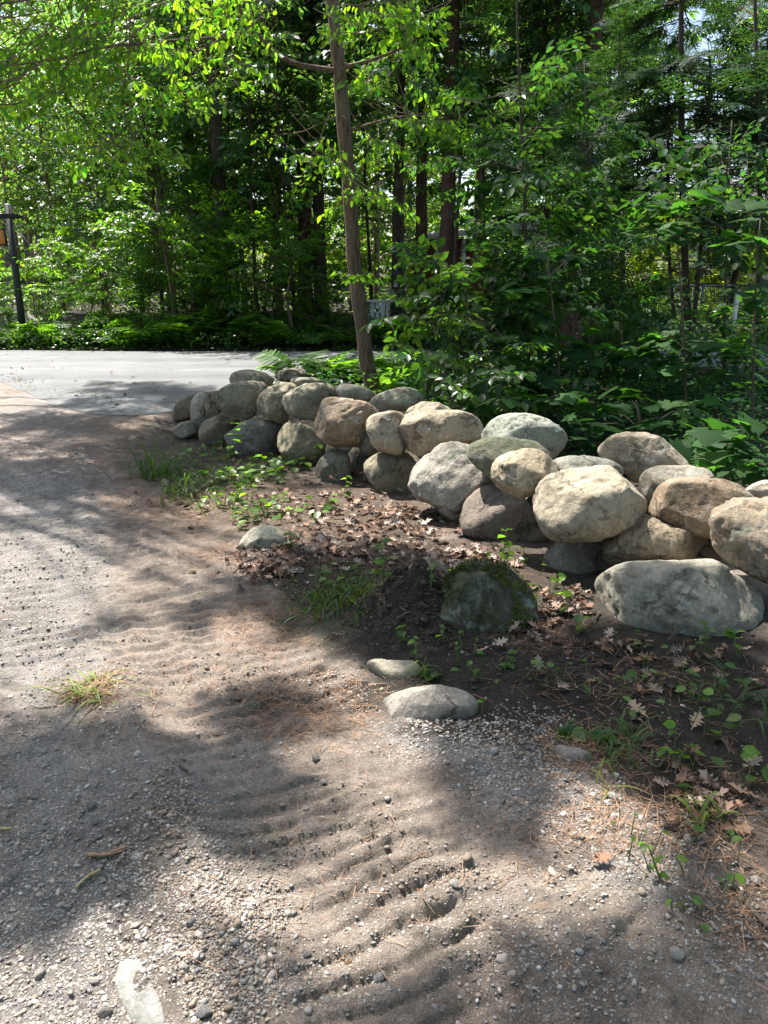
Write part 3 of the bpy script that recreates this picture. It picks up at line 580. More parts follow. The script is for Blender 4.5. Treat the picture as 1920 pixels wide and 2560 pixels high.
def spray_broad(seed, L=0.6, leaf=0.11, step=0.055, subs=4, droop=0.4, tilt=0.5, spread=0.9):
    r = np.random.default_rng(seed); tw = [(np.zeros(3), np.array([1, 0, -0.08]), L)]
    for k in range(subs):
        t = 0.18+0.6*k/max(subs, 1); s = 1 if k % 2 else -1
        tw.append((np.array([L*t, 0, -0.08*L*t]), unit(np.array([0.75, 0.65*s, r.normal(0, .12)])), L*(0.55-0.3*t)))
    P, D, N, Ls = [], [], [], []
    for o, d, l in tw:
        d = unit(d); side = unit(np.cross(np.array([0, 0, 1.0]), d)); n = max(2, int(l/step))
        for i in range(n):
            t = 0.15+0.85*(i+0.5)/n; s = 1 if i % 2 else -1
            p = o+d*l*t; dd = d*0.55+side*s*spread+np.array([0, 0, -droop])+r.normal(0, .18, 3)
            P.append(p); D.append(dd); N.append(np.array([0, 0, 1.0])+r.normal(0, tilt, 3)+d*0.1); Ls.append(leaf*r.uniform(.7, 1.2))
        P.append(o+d*l); D.append(d+np.array([0, 0, -droop])+r.normal(0, .1, 3)); N.append(np.array([0, 0, 1.0])+r.normal(0, tilt, 3)); Ls.append(leaf*1.1)
    return np.array(P), unit(np.array(D)), unit(np.array(N)), np.array(Ls), tw
def spray_hemlock(seed, L=0.75, fine=True):
    r = np.random.default_rng(seed); P, D, N, Ls = [], [], [], []
    n = 18
    for i in range(n):
        t = i/n; s = 1 if i % 2 else -1
        p = np.array([L*t, 0, -0.16*L*t*t]); d = unit(np.array([0.75, 0.75*s, -0.12])+r.normal(0, .08, 3)); l = L*(0.40*(1-t)+0.07)
        m = 4 if fine else 1
        if not fine:
            P.append(p); D.append(d); N.append([0, 0, 1.0]+r.normal(0, .1, 3)); Ls.append(l); continue
        P.append(p); D.append(d); N.append(np.array([0, 0, 1.0])+r.normal(0, .15, 3)); Ls.append(l)
        sd = np.cross([0, 0, 1.0], d)
        for j in range(m):
            u = (j+.6)/(m+.3); ss = 1 if j % 2 else -1
            P.append(p+d*l*u); D.append(d*0.8+sd*ss*0.7+np.array([0, 0, -.2])); N.append(np.array([0, 0, 1.0])+r.normal(0, .2, 3)); Ls.append(l*(0.55-0.3*u))
    P.append(np.zeros(3)); D.append(np.array([1, 0, -.12])); N.append(np.array([0, 0, 1.0])); Ls.append(L)
    return np.array(P), unit(np.array(D)), unit(np.array(N)), np.array(Ls), []
def frames(dirs, r, roll=0.35):
    X = unit(dirs); up = np.array([0, 0, 1.0])+r.normal(0, roll, X.shape); Y = unit(np.cross(up, X)); Z = np.cross(X, Y)
    return np.stack([X, Y, Z], -1)
def place(tmpls, pos, dirs, sc, r, roll=0.35):
    R = frames(dirs, r, roll); n = len(pos); sc = np.broadcast_to(sc, (n,)); w = r.integers(0, len(tmpls), n)
    out = [[], [], [], []]
    for k, T in enumerate(tmpls):
        i = w == k
        if not i.any(): continue
        P = pos[i][:, None]+sc[i][:, None, None]*np.einsum('nij,kj->nki', R[i], T[0])
        D = np.einsum('nij,kj->nki', R[i], T[1]); N = np.einsum('nij,kj->nki', R[i], T[2]); L = sc[i][:, None]*T[3][None]
        for a, b in zip(out, (P.reshape(-1, 3), D.reshape(-1, 3), N.reshape(-1, 3), L.ravel())): a.append(b)
    return [np.concatenate(a) for a in out]
BR = [spray_broad(s) for s in range(4)]
BR_DROOP = [spray_broad(20+s, 0.5, 0.088, 0.055, 3, 0.8, 0.6) for s in range(4)]
BR_BIG = [spray_broad(40+s, 0.55, 0.15, 0.10, 3, 0.3, 0.28) for s in range(4)]
BR_SMALL = [spray_broad(60+s, 0.5, 0.07, 0.04, 4, 0.3, 0.4) for s in range(3)]
TIGHT = [spray_broad(80+s, 0.16, 0.075, 0.035, 2, 0.2, 0.4) for s in range(3)]
HM = [spray_hemlock(s) for s in range(3)]
HMC = [spray_hemlock(10+s, 0.85, False) for s in range(3)]
HEM_COL = (0.032, 0.075, 0.033)

def wob_path(base, top, r, n=14, amp=0.12):
    t = np.linspace(0, 1, n)[:, None]; P = np.array(base)*(1-t)+np.array(top)*t
    w = np.cumsum(r.normal(0, amp/3, (n, 2)), 0); w -= w[0]; P[:, :2] += w*np.minimum(1, t*3)
    return P
def flare(n, r0, r1):
    t = np.linspace(0, 1, n); return r0*(1-t)+r1*t + r0*0.45*np.exp(-t*28)
def gen_broad(seed, H, cb, R, nl, ns, tm, r0, base, m, bark, shape='diamond', Wd=0.6, sc=1.0):
    r = np.random.default_rng(seed); mb = MB(); tp = wob_path((0, 0, -0.2), (r.normal(0, .3), r.normal(0, .3), H), r)
    mb.tube(tp, flare(14, r0, r0*0.15), 8); pos, dr = [], []
    for k in range(nl):
        z = cb+(H*0.97-cb)*((k+.5)/nl)**0.9; az = k*2.4+r.normal(0, .4); f = (z-cb)/(H-cb)
        l = R*(0.35+0.65*math.sin(math.pi*min(1, 0.25+0.75*(1-f)))) * r.uniform(.75, 1.15)
        c = np.array([np.interp(z, tp[:, 2], tp[:, i]) for i in (0, 1)])
        d = np.array([math.cos(az), math.sin(az)])
        q = np.array([[c[0], c[1], z-0.15], [c[0]+d[0]*l*.4, c[1]+d[1]*l*.4, z+l*.16], [c[0]+d[0]*l*.75, c[1]+d[1]*l*.75, z+l*.2], [c[0]+d[0]*l, c[1]+d[1]*l, z+l*.12]])
        q[1:3] += r.normal(0, .08*l, (2, 3)); C = curve_pts(q, 12); mb.tube(C, np.linspace(r0*0.3, 0.006, 12), 5, False)
        for j in range(ns):
            t = r.uniform(.3, 1.0)**0.8; p = C[min(11, int(t*11.99))]; a2 = az+r.normal(0, .75)
            off = np.array([math.cos(a2), math.sin(a2), 0])*abs(r.normal(0, .22*l))+np.array([0, 0, r.normal(0, .10*l)])
            pos.append(p+off); dr.append([math.cos(a2), math.sin(a2), r.normal(-.1, .22)])
    P, D, N, L = place(tm, np.array(pos), np.array(dr), sc*r.uniform(.75, 1.25, len(pos)), r)
    return mb.mesh('trunk', bark, True), leaf_mesh('crown', P, D, N, L, Wd, vary(len(P), base, r), shape, m)
def gen_hemlock(seed, H, cb, R, nb, tm, r0, bark, base=HEM_COL, fine=True):
    r = np.random.default_rng(seed); mb = MB(); tp = wob_path((0, 0, -0.2), (r.normal(0, .15), r.normal(0, .15), H), r, amp=0.06)
    mb.tube(tp, flare(14, r0, r0*0.2), 9); pos, dr = [], []
    for k in range(nb):
        z = cb+(H-cb)*((k+.5)/nb); az = k*2.4+r.normal(0, .5); l = R*(1.05-((z-cb)/(H-cb))**1.2)*r.uniform(.55, 1.1)+.15
        d = np.array([math.cos(az), math.sin(az), 0]); c = np.array([np.interp(z, tp[:, 2], tp[:, i]) for i in (0, 1)]+[z])
        C = curve_pts(np.array([c, c+d*l*.5+[0, 0, l*.03], c+d*l+[0, 0, -l*.22]]), 8); mb.tube(C, np.linspace(max(.012, r0*.14), .004, 8), 4, False)
        n = int(3+l*5)
        for j in range(n):
            t = .15+.85*(j+.5)/n; s = 1 if j % 2 else -1; p = C[min(7, int(t*7.99))]
            a2 = az+s*r.uniform(.5, 1.1) if j < n-1 else az
            pos.append(p+r.normal(0, .05, 3)); dr.append([math.cos(a2), math.sin(a2), -.15+r.normal(0, .15)])
    P, D, N, L = place(tm, np.array(pos), np.array(dr), r.uniform(.6, 1.15, len(pos)), r)
    return mb.mesh('trunk', bark, True), leaf_mesh('crown', P, D, N, L, np.minimum(.16, (.026 if fine else .05)/L), vary(len(P), base, r, .15), 'strip', M_NEEDLE)
def tree(tpl, name, px, Y, label, cat, group=None, rz=None, sc=1.0, z=None, x=None):
    X = (px-CX)/FPX*cp*Y if x is None else x
    o = thing(name, (X, Y, float(gh(X, Y))-0.05 if z is None else z), label, cat, group, random.uniform(0, 6.28) if rz is None else rz, sc)
    obj('trunk', tpl[0], o); obj('crown', tpl[1], o); return o

# ---- off-frame and high canopy: unseen crowns shaped to throw the dappled shade
def canopy(name, label, cat, trunk_xy, zr, spots, tm, base, m, bark, shape, Wd, r0, seed, sc=1.0, dens=1.0, ztop=None, group=None, path=None, jit=.5):
    r = np.random.default_rng(seed); pos, dirs, ends = [], [], []
    for cx, cy, rx, ry, dn in spots:
        c = gp(cx, cy); ex = gp(cx+rx, cy)-c; ey = (gp(cx, cy-ry)-gp(cx, cy+ry))/2
        area = math.pi*abs(ex[0])*abs(ey[1]); n = int(area*dn*dens)+1
        k = 0
        zc = r.uniform(*zr)
        for _ in range(n):
            a = r.uniform(0, 6.28); q = math.sqrt(r.uniform(0, 1))
            p = c+ex*q*math.cos(a)+ey*q*math.sin(a); z = zc+r.normal(0, jit)
            p = p+SUN*(z/SUN[2]); u, v = proj(p[0], p[1], p[2])
            if v > -60 and -150 < u < 2070: continue
            pos.append(p); dirs.append([r.normal(), r.normal(), r.normal(0, .15)]); k += 1
        if k: ends.append(np.mean(pos[-k:], 0))
    o = thing(name, (*trunk_xy, float(gh(*trunk_xy))-0.05), label, cat, group); b = np.array(o.location)
    H = ztop or zr[1]+1.5; mb = MB()
    tp = wob_path((0, 0, -.2), (0, 0, H), r, amp=.1) if path is None else path-b
    mb.tube(tp, flare(len(tp), r0, .04), 9)
    for e in ends:
        z0 = max(3.0, e[2]-b[2]-np.hypot(*(e[:2]-b[:2]))*.45-1); z0 = min(z0, H*.95)
        s = np.array([np.interp(z0, tp[:, 2], tp[:, i]) for i in (0, 1)]+[z0]); e2 = e-b
        mid = (s+e2)/2+np.array([0, 0, .25*np.hypot(*(e2[:2]-s[:2]))*.5])+r.normal(0, .3, 3)
        mb.tube(curve_pts(np.array([s, mid, e2]), 12), np.linspace(.035, .008, 12), 5, False)
    obj('trunk', mb.mesh('trunk', bark, True), o)
    P, D, N, L = place(tm, np.array(pos)-b, np.array(dirs), sc*r.uniform(.8, 1.3, len(pos)), r, .5)
    obj('crown', leaf_mesh('crown', P, D, N, L, np.minimum(Wd, .026/L) if shape == 'strip' else Wd, vary(len(P), base, r), shape, m), o)
    return o
FORE = [(100, 2170, 150, 150, 1.0), (90, 1930, 160, 80, .8), (330, 1930, 140, 60, .7), (590, 2005, 170, 50, 1.1), (420, 1990, 130, 60, .9), (660, 1785, 100, 48, 1.1), (300, 2080, 110, 70, .5), (480, 2140, 60, 110, .5),
        (1450, 2530, 450, 62, 1.1), (1060, 2560, 150, 30, .8), (1860, 2370, 80, 90, 1.0), (1760, 2470, 120, 60, 1.0), (1310, 2160, 80, 28, .6), (1235, 1945, 65, 95, 1.0), (660, 2500, 80, 50, .4), (530, 1880, 50, 20, .4)]
RIGHT = [(1500, 1700, 330, 110, 1.0), (1780, 1830, 190, 120, 1.0), (1070, 1540, 210, 100, 1.0), (660, 1535, 120, 40, .7), (1860, 2080, 80, 110, .8), (900, 1480, 150, 70, .9), (1240, 1600, 110, 50, .7), (1700, 1630, 220, 60, .9), (1420, 1830, 130, 60, .8), (1580, 1860, 120, 50, .8), (1160, 1670, 140, 40, .7), (1000, 1440, 160, 40, .6), (480, 1480, 90, 25, .35), (300, 1580, 80, 20, .3), (800, 1400, 100, 30, .4)]
canopy('tall_maple', 'unseen leafy maple beyond the left edge, crown shaped to shade the driveway', 'tree', (-7.4, 6.6), (7.5, 10), FORE, TIGHT, (0.05, 0.10, 0.02), M_LEAF, M_BARK_GR, 'diamond', .6, .24, 3, 1.0, 640.0, jit=.12)
canopy('tall_maple', 'unseen leafy maple whose high crown is shaped to shade the wall foot', 'tree', (-9.0, 12.0), (8.5, 11), RIGHT, TIGHT, (0.05, 0.10, 0.02), M_LEAF, M_BARK_GR, 'diamond', .6, .22, 4, 1.2, 330.0, jit=.15)
NEEDLES = [(260, 1130, 240, 90, .9), (120, 1090, 200, 50, .7), (320, 1250, 170, 70, .6), (300, 1005, 150, 26, .8), (470, 1020, 130, 40, .9), (560, 1110, 150, 70, .9), (650, 1060, 200, 60, .8), (420, 1190, 140, 40, .6), (200, 1200, 150, 40, .8), (400, 1310, 90, 30, .6)]
canopy('leaning_hemlock', 'hemlock beyond the left edge throwing feathery shadows', 'tree', (-9.5, 12.8), (5.6, 8), NEEDLES, HM, HEM_COL, M_NEEDLE, M_BARK_DK, 'strip', .16, .16, 5, 1.0, 17.0, ztop=10)

# ---- the leaning tree behind the wall
r = np.random.default_rng(77)
TY = 10.3
tp = [at(938, 1012, TY), at(930, 960, TY), at(916, 900, TY), at(904, 800, TY), at(893, 720, TY), at(884, 640, TY), at(879, 560, TY), at(872, 450, TY), at(861, 330, TY), at(849, 180, TY), at(842, 120, TY), at(829, 0, TY), at(818, -150, TY), at(800, -420, TY), at(790, -800, TY), at(795, -1100, TY)]
tp = curve_pts(np.array(tp), 46)
tp[0, 2] -= 0.15
main = thing('leaning_tree', tp[0], 'slim brown-barked tree leaning left just behind the stone wall', 'tree'); B0 = tp[0]
mb = MB(); tt = np.linspace(0, 1, 46)
TR = np.interp(tt, [0, .06, .12, .6, 1], [.165, .115, .098, .084, .03])
mb.tube(tp-B0, TR*(1+0.06*np.sin(tt*60)), 12)
limbs = [([(845, 178), (723, 153), (637, 78), (592, 5), (560, -120)], [10.3, 10.0, 9.7, 9.5, 9.2], .034),
         ([(637, 80), (579, 75), (544, 93), (405, 104), (250, 120), (140, 150), (-30, 168)], [9.7, 9.5, 9.4, 9.0, 8.6, 8.4, 8.0], .026),
         ([(826, -60), (640, -110), (380, -60), (180, -20), (-60, 20)], [10.3, 9.8, 9.2, 8.7, 8.2], .05),
         ([(849, 170), (930, 150), (1020, 110), (1110, 40)], [10.3, 10.1, 9.9, 9.7], .028),
         ([(870, 430), (830, 400), (800, 380)], [10.3, 10.0, 9.8], .014), ([(862, 330), (960, 300), (1080, 280)], [10.3, 9.9, 9.7], .016)]
for pts, ys_, rad in limbs:
    C = curve_pts(np.array([at(a, b, y) for (a, b), y in zip(pts, ys_)]), 22)-B0
    mb.tube(C, np.linspace(rad, .006, 22), 6, False)
pos, dr = [], []
def edgey(x): return np.interp(x, [0, 120, 260, 330, 420, 480, 560, 640, 700], [335, 310, 300, 260, 330, 300, 230, 130, 60])
while len(pos) < 130:
    x = r.uniform(-40, 660); y = r.uniform(-60, 330)
    if y > edgey(x)-62 or (x < 130 and y < 110 and r.uniform() < .85) or (x > 480 and 100 < y and r.uniform() < .5): continue
    if r.uniform() < .25*(x > 330): continue
    pos.append(at(x, y, r.uniform(7.9, 9.9))); dr.append([r.normal(-.6, .7), r.normal(-.2, .6), -.35+r.normal(0, .2)])
for cx, cy, rx, ry, n in [(300, 370, 110, 45, 14), (250, 330, 90, 50, 8), (970, 80, 110, 70, 22), (1010, 10, 110, 50, 12), (1050, 290, 90, 30, 8), (950, 340, 60, 40, 5), (820, 380, 50, 30, 6), (900, 190, 60, 30, 4), (1200, 270, 80, 30, 4), (560, 170, 60, 50, 6), (900, 480, 50, 40, 5), (770, 345, 40, 30, 3)]:
    for _ in range(n):
        pos.append(at(cx+r.normal(0, .5)*rx, cy+r.normal(0, .5)*ry, r.uniform(9.0, 10.2))); dr.append([r.normal(0, .8), r.normal(-.2, .6), -.3+r.normal(0, .2)])
pos = np.array(pos)-B0; dr = np.array(dr)
for p, d in zip(pos, unit(dr)):      # the twig each spray hangs from
    mb.tube(np.array([p-d*.35+[0, 0, .1], p, p+d*.45]), [.006, .005, .002], 4, False)
obj('trunk', mb.mesh('trunk', M_BARK, True), main)
P, D, N, L = place(BR_DROOP, pos, dr, r.uniform(.8, 1.15, len(pos)), r, .5)
obj('crown', leaf_mesh('crown', P, D, N, L, .52, vary(len(P), (0.09, 0.185, 0.026), r, .25), 'ovate', M_LEAF_SUN), main)
# an added oak, its crown placed to shade the wall and right-hand woods
WOODSH = [(1350, 1010, 350, 110, .8), (1700, 1060, 350, 120, .9), (1150, 930, 250, 60, .7), (1750, 930, 300, 60, .9), (800, 1010, 250, 60, .6), (1250, 1150, 200, 80, .35), (1500, 1200, 250, 90, .4), (950, 1120, 200, 90, .6), (1600, 1330, 250, 80, .35), (1350, 1330, 150, 60, .3), (1500, 900, 300, 40, .9)]
canopy('added_shade_oak', 'tall oak added behind the road, its high crown placed to shade the woods', 'tree', (-4.2, 21.0), (11.5, 15), WOODSH, BR, (0.045, 0.09, 0.02), M_LEAF, M_BARK_DK, 'diamond', .6, .2, 6, 1.25, 4.0)
ORD = ['first', 'second', 'third', 'fourth', 'fifth', 'sixth', 'seventh', 'eighth', 'ninth', 'tenth', 'eleventh', 'twelfth', 'thirteenth', 'fourteenth', 'fifteenth', 'sixteenth', 'seventeenth', 'eighteenth', 'nineteenth', 'twentieth', 'twenty-first', 'twenty-second', 'twenty-third', 'twenty-fourth', 'twenty-fifth', 'twenty-sixth', 'twenty-seventh', 'twenty-eighth']
# ------------------------------------------------------------------ woods: trees beyond the road
HEM_A = gen_hemlock(101, 12.5, 7.0, 1.8, 44, HMC, .20, M_BARK_DK, fine=False)
HEM_B = gen_hemlock(102, 13.0, 7.2, 2.1, 44, HMC, .225, M_BARK_RED, fine=False)
HEM_C = gen_hemlock(103, 8.0, .9, 1.9, 80, HM, .08, M_BARK_DK)
BT_A = gen_broad(111, 6.5, 1.2, 2.2, 20, 7, BR, .07, (0.068, 0.13, 0.036), M_LEAF, M_BARK)
BT_B = gen_broad(112, 4.2, .6, 1.7, 18, 8, BR, .045, (0.045, 0.105, 0.022), M_LEAF, M_BARK)
BT_C = gen_broad(113, 2.2, .25, 1.2, 14, 7, BR_SMALL, .025, (0.08, 0.165, 0.025), M_LEAF_SUN, M_BARK)
BT_T = gen_broad(114, 15, 3.5, 3.0, 28, 8, BR, .17, (0.05, 0.105, 0.02), M_LEAF, M_BARK_GR, sc=1.5)
for px, Y, t, s, lab in [
    (502, 23.5, HEM_B, 1.0, 'thick reddish-trunked hemlock behind the hanging branch, above the road'),
    (762, 23.0, HEM_B, .95, 'left one of two dark twin trunks left of the leaning tree'),
    (803, 22.4, HEM_A, 1.0, 'right one of two dark twin trunks left of the leaning tree'),
    (992, 21.0, HEM_A, .85, 'dark straight trunk just right of the leaning tree'),
    (1050, 22.0, HEM_B, .9, 'dark trunk at the corner of the red shed'),
    (1108, 19.6, HEM_B, 1.0, 'broad leaning brown trunk in front of the red shed roof'),
    (1188, 26, HEM_A, 1.0, 'dark trunk rising behind the red shed roof'),
    (1437, 17.5, HEM_B, 1.0, 'big brown-trunked hemlock in the upper right'),
    (1520, 22.0, HEM_A, .9, 'hemlock left of the blue gap of sky'),
    (1370, 18.5, HEM_C, 1.1, 'young feathery hemlock behind the thin sapling'),
    (1830, 24.0, HEM_C, 1.2, 'pale-trunked tree by the railing on the right')]:
    tree(t, 'hemlock_tree', px, Y, lab, 'tree', 'hemlocks in the woods', sc=s)
GB = 'leafy understory trees beyond the road'
for i, (px, Y, t, s) in enumerate(sorted([(40, 24.0, BT_A, .9), (150, 24.5, BT_A, 1.1), (260, 23.8, BT_A, 1.05), (350, 25.5, BT_A, 1.2), (440, 21.6, BT_B, 1.05), (540, 24.2, BT_A, 1.25), (610, 24.8, BT_A, 1.3), (650, 21.4, BT_B, 1.0), (700, 24.0, BT_A, 1.2), (880, 25.0, BT_A, 1.1), (800, 25.5, BT_A, 1.25), (480, 26.5, BT_A, 1.35), (1000, 25.5, BT_A, 1.2),
    (90, 27.5, BT_A, 1.3), (420, 28, BT_A, 1.4), (560, 29, BT_A, 1.4), (940, 28, BT_A, 1.2)], key=lambda q: q[0])):
    tree(t, 'understory_tree', px, Y, 'layered mid-green understory tree beyond the road, %s from the sign post' % ORD[i], 'tree', GB, sc=s)
BT_M = gen_broad(116, 7.0, 1.8, 2.3, 20, 9, BR_BIG, .06, (0.058, 0.13, 0.055), M_LEAF, M_BARK_DK, sc=1.1)
for px, Y, s, lab in [(590, 22.3, 1.0, 'broad-leaved teal-green tree left of the twin trunks'), (690, 24.2, 1.1, 'broad-leaved teal-green tree behind the twin trunks'), (420, 23.4, 1.0, 'broad-leaved teal-green tree behind the slim pale sapling'), (250, 25.5, 1.1, 'broad-leaved teal-green tree under the hanging branch'), (1400, 20.5, .85, 'broad-leaved teal-green tree right of the red shed')]:
    tree(BT_M, 'broadleaf_tree', px, Y, lab, 'tree', 'broad-leaved trees in the woods', sc=s)
BT_H = gen_broad(117, 8.6, 3.7, 2.5, 18, 9, BR_BIG, .06, (0.06, 0.13, 0.055), M_LEAF, M_BARK_DK, sc=1.15)
for px, Y, s, lab in [(525, 21.6, 1.0, 'high-crowned teal-leaved tree right of the reddish trunk'), (640, 21.2, 1.0, 'high-crowned teal-leaved tree left of the twin trunks'), (735, 21.0, .95, 'high-crowned teal-leaved tree hiding the tops of the twin trunks'), (1010, 20.2, .9, 'high-crowned teal-leaved tree above the white slatted stand'), (400, 22.5, 1.0, 'high-crowned teal-leaved tree left of the reddish trunk'), (1130, 18.4, 1.0, 'high-crowned teal-leaved tree in front of the broad leaning trunk'), (1290, 18.8, 1.1, 'high-crowned teal-leaved tree behind the thin straight sapling'), (1440, 19.5, 1.0, 'high-crowned teal-leaved tree before the big brown hemlock trunk'), (1530, 20.5, .85, 'high-crowned teal-leaved tree left of the blue gap'), (930, 22.5, 1.0, 'high-crowned teal-leaved tree right behind the leaning tree'), (1215, 21.5, 1.05, 'high-crowned teal-leaved tree above the shed roof')]:
    tree(BT_H, 'broadleaf_tree', px, Y, lab, 'tree', 'broad-leaved trees in the woods', sc=s)
GS = 'low leafy shrubs along the far road edge'
for i, (px, Y, s) in enumerate([(20, 20.3, 1.1), (110, 19.4, 1.0), (190, 19.9, 1.2), (270, 19.2, .9), (330, 19.8, 1.1), (400, 19.3, .9), (470, 19.8, 1.2), (540, 19.3, .8), (600, 19.6, 1.1), (670, 19.2, .9), (730, 19.6, .6), (800, 19.4, .5), (860, 19.8, .7)]):
    tree(BT_C if i % 3 else BT_B, 'roadside_shrub', px, Y, 'low leafy shrub at the far road edge, %s from the sign post' % ORD[i], 'shrub', GS, sc=s*(1.0 if i % 3 else .6))
GD = 'slender trees deep in the woods'
for i, (px, Y, s) in enumerate([(-120, 40, 1.0), (24, 36, .9), (52, 41, 1.0), (78, 37, .8), (110, 44, 1.1), (210, 42, 1.1), (300, 46, 1.1), (400, 42, 1.0), (490, 47, 1.2), (590, 42, 1.1), (700, 46, 1.1), (780, 40, 1.0), (870, 44, 1.1), (940, 38, 1.0), (1020, 44, 1.1), (1110, 40, 1.0), (1200, 46, 1.1), (1300, 40, 1.0), (1400, 44, .9), (1900, 42, .7), (2040, 38, .9)]):
    tree(BT_T, 'slender_tree', px, Y, 'slender pale-barked tree deep in the woods, %s counting from the left' % ORD[i], 'tree', GD, sc=s)
BT_Y = gen_broad(115, 2.6, .2, 1.6, 16, 8, BR, .03, (0.12, 0.17, 0.02), M_LEAF_SUN, M_BARK)
for i, (px, Y, s) in enumerate([(1560, 27, 1.2), (1625, 26, 1.1), (1700, 28, 1.3), (1780, 27, 1.0)]):
    tree(BT_Y, 'sunlit_shrub', px, Y, 'glowing yellow-green shrub behind the slim stems, %s from the left' % ORD[i], 'shrub', 'sunlit shrubs by the railing', sc=s)
for i, (x, y, s) in enumerate([(-11, 1.5, 1.0), (-8.5, -4, 1.1), (-3, -7.5, 1.0), (3.5, -7, 1.1), (8.5, -3.5, 1.0), (8.2, 2.0, .95), (6, -13, 1.2), (-7, -13, 1.2), (12.5, 5.5, 1.0)]):  # unseen trees added to cut the sky fill and tint it green
    tree(BT_T, 'added_canopy_tree', 0, y, 'unseen leafy tree added by the driveway to dim sky light, %s going round' % ORD[i], 'tree', 'unseen trees added round the driveway', sc=s, x=x)
# slim trio of stems by the right side
trio = [([(1703, -150), (1703, 100), (1705, 400), (1712, 640), (1722, 850)], 12.2, .05, 'middle and thickest of three slim dark stems on the right'),
        ([(1672, 150), (1670, 400), (1673, 640), (1690, 840)], 12.4, .028, 'left slim dark stem of the three on the right'),
        ([(1775, 150), (1768, 400), (1752, 620), (1730, 845)], 12.1, .032, 'right slim dark stem of the three, leaning outward')]
rt_ = np.random.default_rng(9)
for k, (pts, Y, rad, lab) in enumerate(trio):
    C = curve_pts(np.array([at(a, b, Y) for a, b in pts]), 26)[::-1]; C[0, 2] = gh(C[0, 0], C[0, 1])-.1
    o = thing('slim_hemlock', C[0], lab, 'tree', 'three slim stems'); mb = MB(); mb.tube(C-C[0], np.linspace(rad*1.25, rad*.6, 26), 8)
    pos, dr = [], []
    for j in range(44):
        i = rt_.integers(5, 26); az = rt_.uniform(0, 6.28); l = rt_.uniform(.5, 1.3); d = np.array([math.cos(az), math.sin(az), rt_.normal(-.05, .1)])
        q = curve_pts(np.array([C[i]-C[0], C[i]-C[0]+d*l*.5+[0, 0, .06], C[i]-C[0]+d*l]), 7); mb.tube(q, np.linspace(.012, .003, 7), 4, False)
        if i > 9:
            for u in (3, 4, 5, 6):
                a2 = az+rt_.normal(0, .6); pos.append(q[u]); dr.append([math.cos(a2), math.sin(a2), -.2])
    obj('trunk', mb.mesh('trunk', M_BARK_DK, True), o)
    P, D, N, L = place(HM, np.array(pos), np.array(dr), rt_.uniform(.5, .9, len(pos)), rt_)
    obj('crown', leaf_mesh('crown', P, D, N, L, np.minimum(.16, .022/L), vary(len(P), HEM_COL, rt_, .15), 'strip', M_NEEDLE), o)
# ---- saplings between the wall and the woods, their sprays gathered where the photo shows them
def sapling(name, label, stems, spots, tm, base, m, seed, shape='diamond', Wd=.6, bark=M_BARK_DK, cat='sapling', sc=1.0, group=None):
    r = np.random.default_rng(seed); C0 = None; mb = MB(); allC = []
    for pts, Y, rad in stems:
        C = curve_pts(np.array([at(a, b, Y) for a, b in pts]), 20)
        if C0 is None: C0 = C[0].copy(); C0[2] = float(gh(C0[0], C0[1]))-.03; C[0, 2] = C0[2]
        mb.tube(C-C0, np.linspace(rad, rad*.4, 20), 6); allC.append(C-C0)
    A = np.concatenate(allC); pos, dr = [], []
    for cx, cy, rx, ry, Y, n in spots:
        for _ in range(n):
            p = at(cx+r.normal(0, .5)*rx, cy+r.normal(0, .5)*ry, Y+r.normal(0, .45))-C0
            if p[2] < 0.1: p[2] = .1+abs(r.normal(0, .1))
            j = np.argmin(np.linalg.norm(A-p-[0, 0, -.25], axis=1)); s = A[j]; d = p-s; d[2] *= .3; d = unit(d+r.normal(0, .25, 3))
            pos.append(p); dr.append(d)
            if r.uniform() < .4: mb.tube(np.array([s, (s+p)/2+[0, 0, .08], p, p+d*.4]), [.007, .005, .004, .002], 4, False)
    obj_ = thing(name, C0, label, cat, group)
    obj('trunk', mb.mesh('trunk', bark, True), obj_)
    P, D, N, L = place(tm, np.array(pos), np.array(dr), sc*r.uniform(.75, 1.2, len(pos)), r, .25)
    obj('crown', leaf_mesh('crown', P, D, N, L, np.minimum(Wd, .022/L) if shape == 'strip' else Wd, vary(len(P), base, r), shape, m), obj_)
    return obj_
DKL = (0.03, 0.075, 0.022)
sapling('thin_sapling', 'thin straight sapling with tiers of dark leaves right of centre', [([(1322, 905), (1322, 800), (1316, 640), (1307, 400), (1296, 145), (1290, -60)], 8.8, .022)],
        [(1330, 440, 170, 50, 8.8, 18), (1270, 690, 170, 40, 8.6, 16), (1380, 650, 170, 60, 8.7, 18), (1330, 770, 220, 60, 8.4, 24), (1320, 320, 180, 70, 9.2, 16), (1200, 420, 120, 40, 9.4, 8), (1420, 560, 120, 60, 9, 10), (1290, 180, 140, 60, 9.4, 8), (1450, 730, 140, 60, 8.8, 14)], BR, DKL, M_LEAF_DK, 201, 'ovate', .6)
sapling('arching_shrub', 'dark-stemmed arching shrub behind the broad oval boulder', [([(1068, 1010), (1072, 940), (1092, 860), (1105, 770), (1090, 700)], 8.0, .014), ([(1068, 990), (1040, 920), (1000, 880)], 8.0, .008), ([(1092, 860), (1160, 800), (1220, 770)], 8.0, .008)],
        [(1040, 750, 130, 40, 8.1, 8), (1150, 720, 130, 30, 8.3, 7), (1010, 650, 70, 30, 8.6, 3), (1160, 830, 140, 60, 7.9, 16), (1180, 930, 150, 40, 7.8, 14), (1130, 630, 80, 25, 8.8, 3), (1240, 980, 130, 40, 7.6, 12)], BR, (0.035, 0.085, 0.02), M_LEAF, 202, 'ovate', .6)
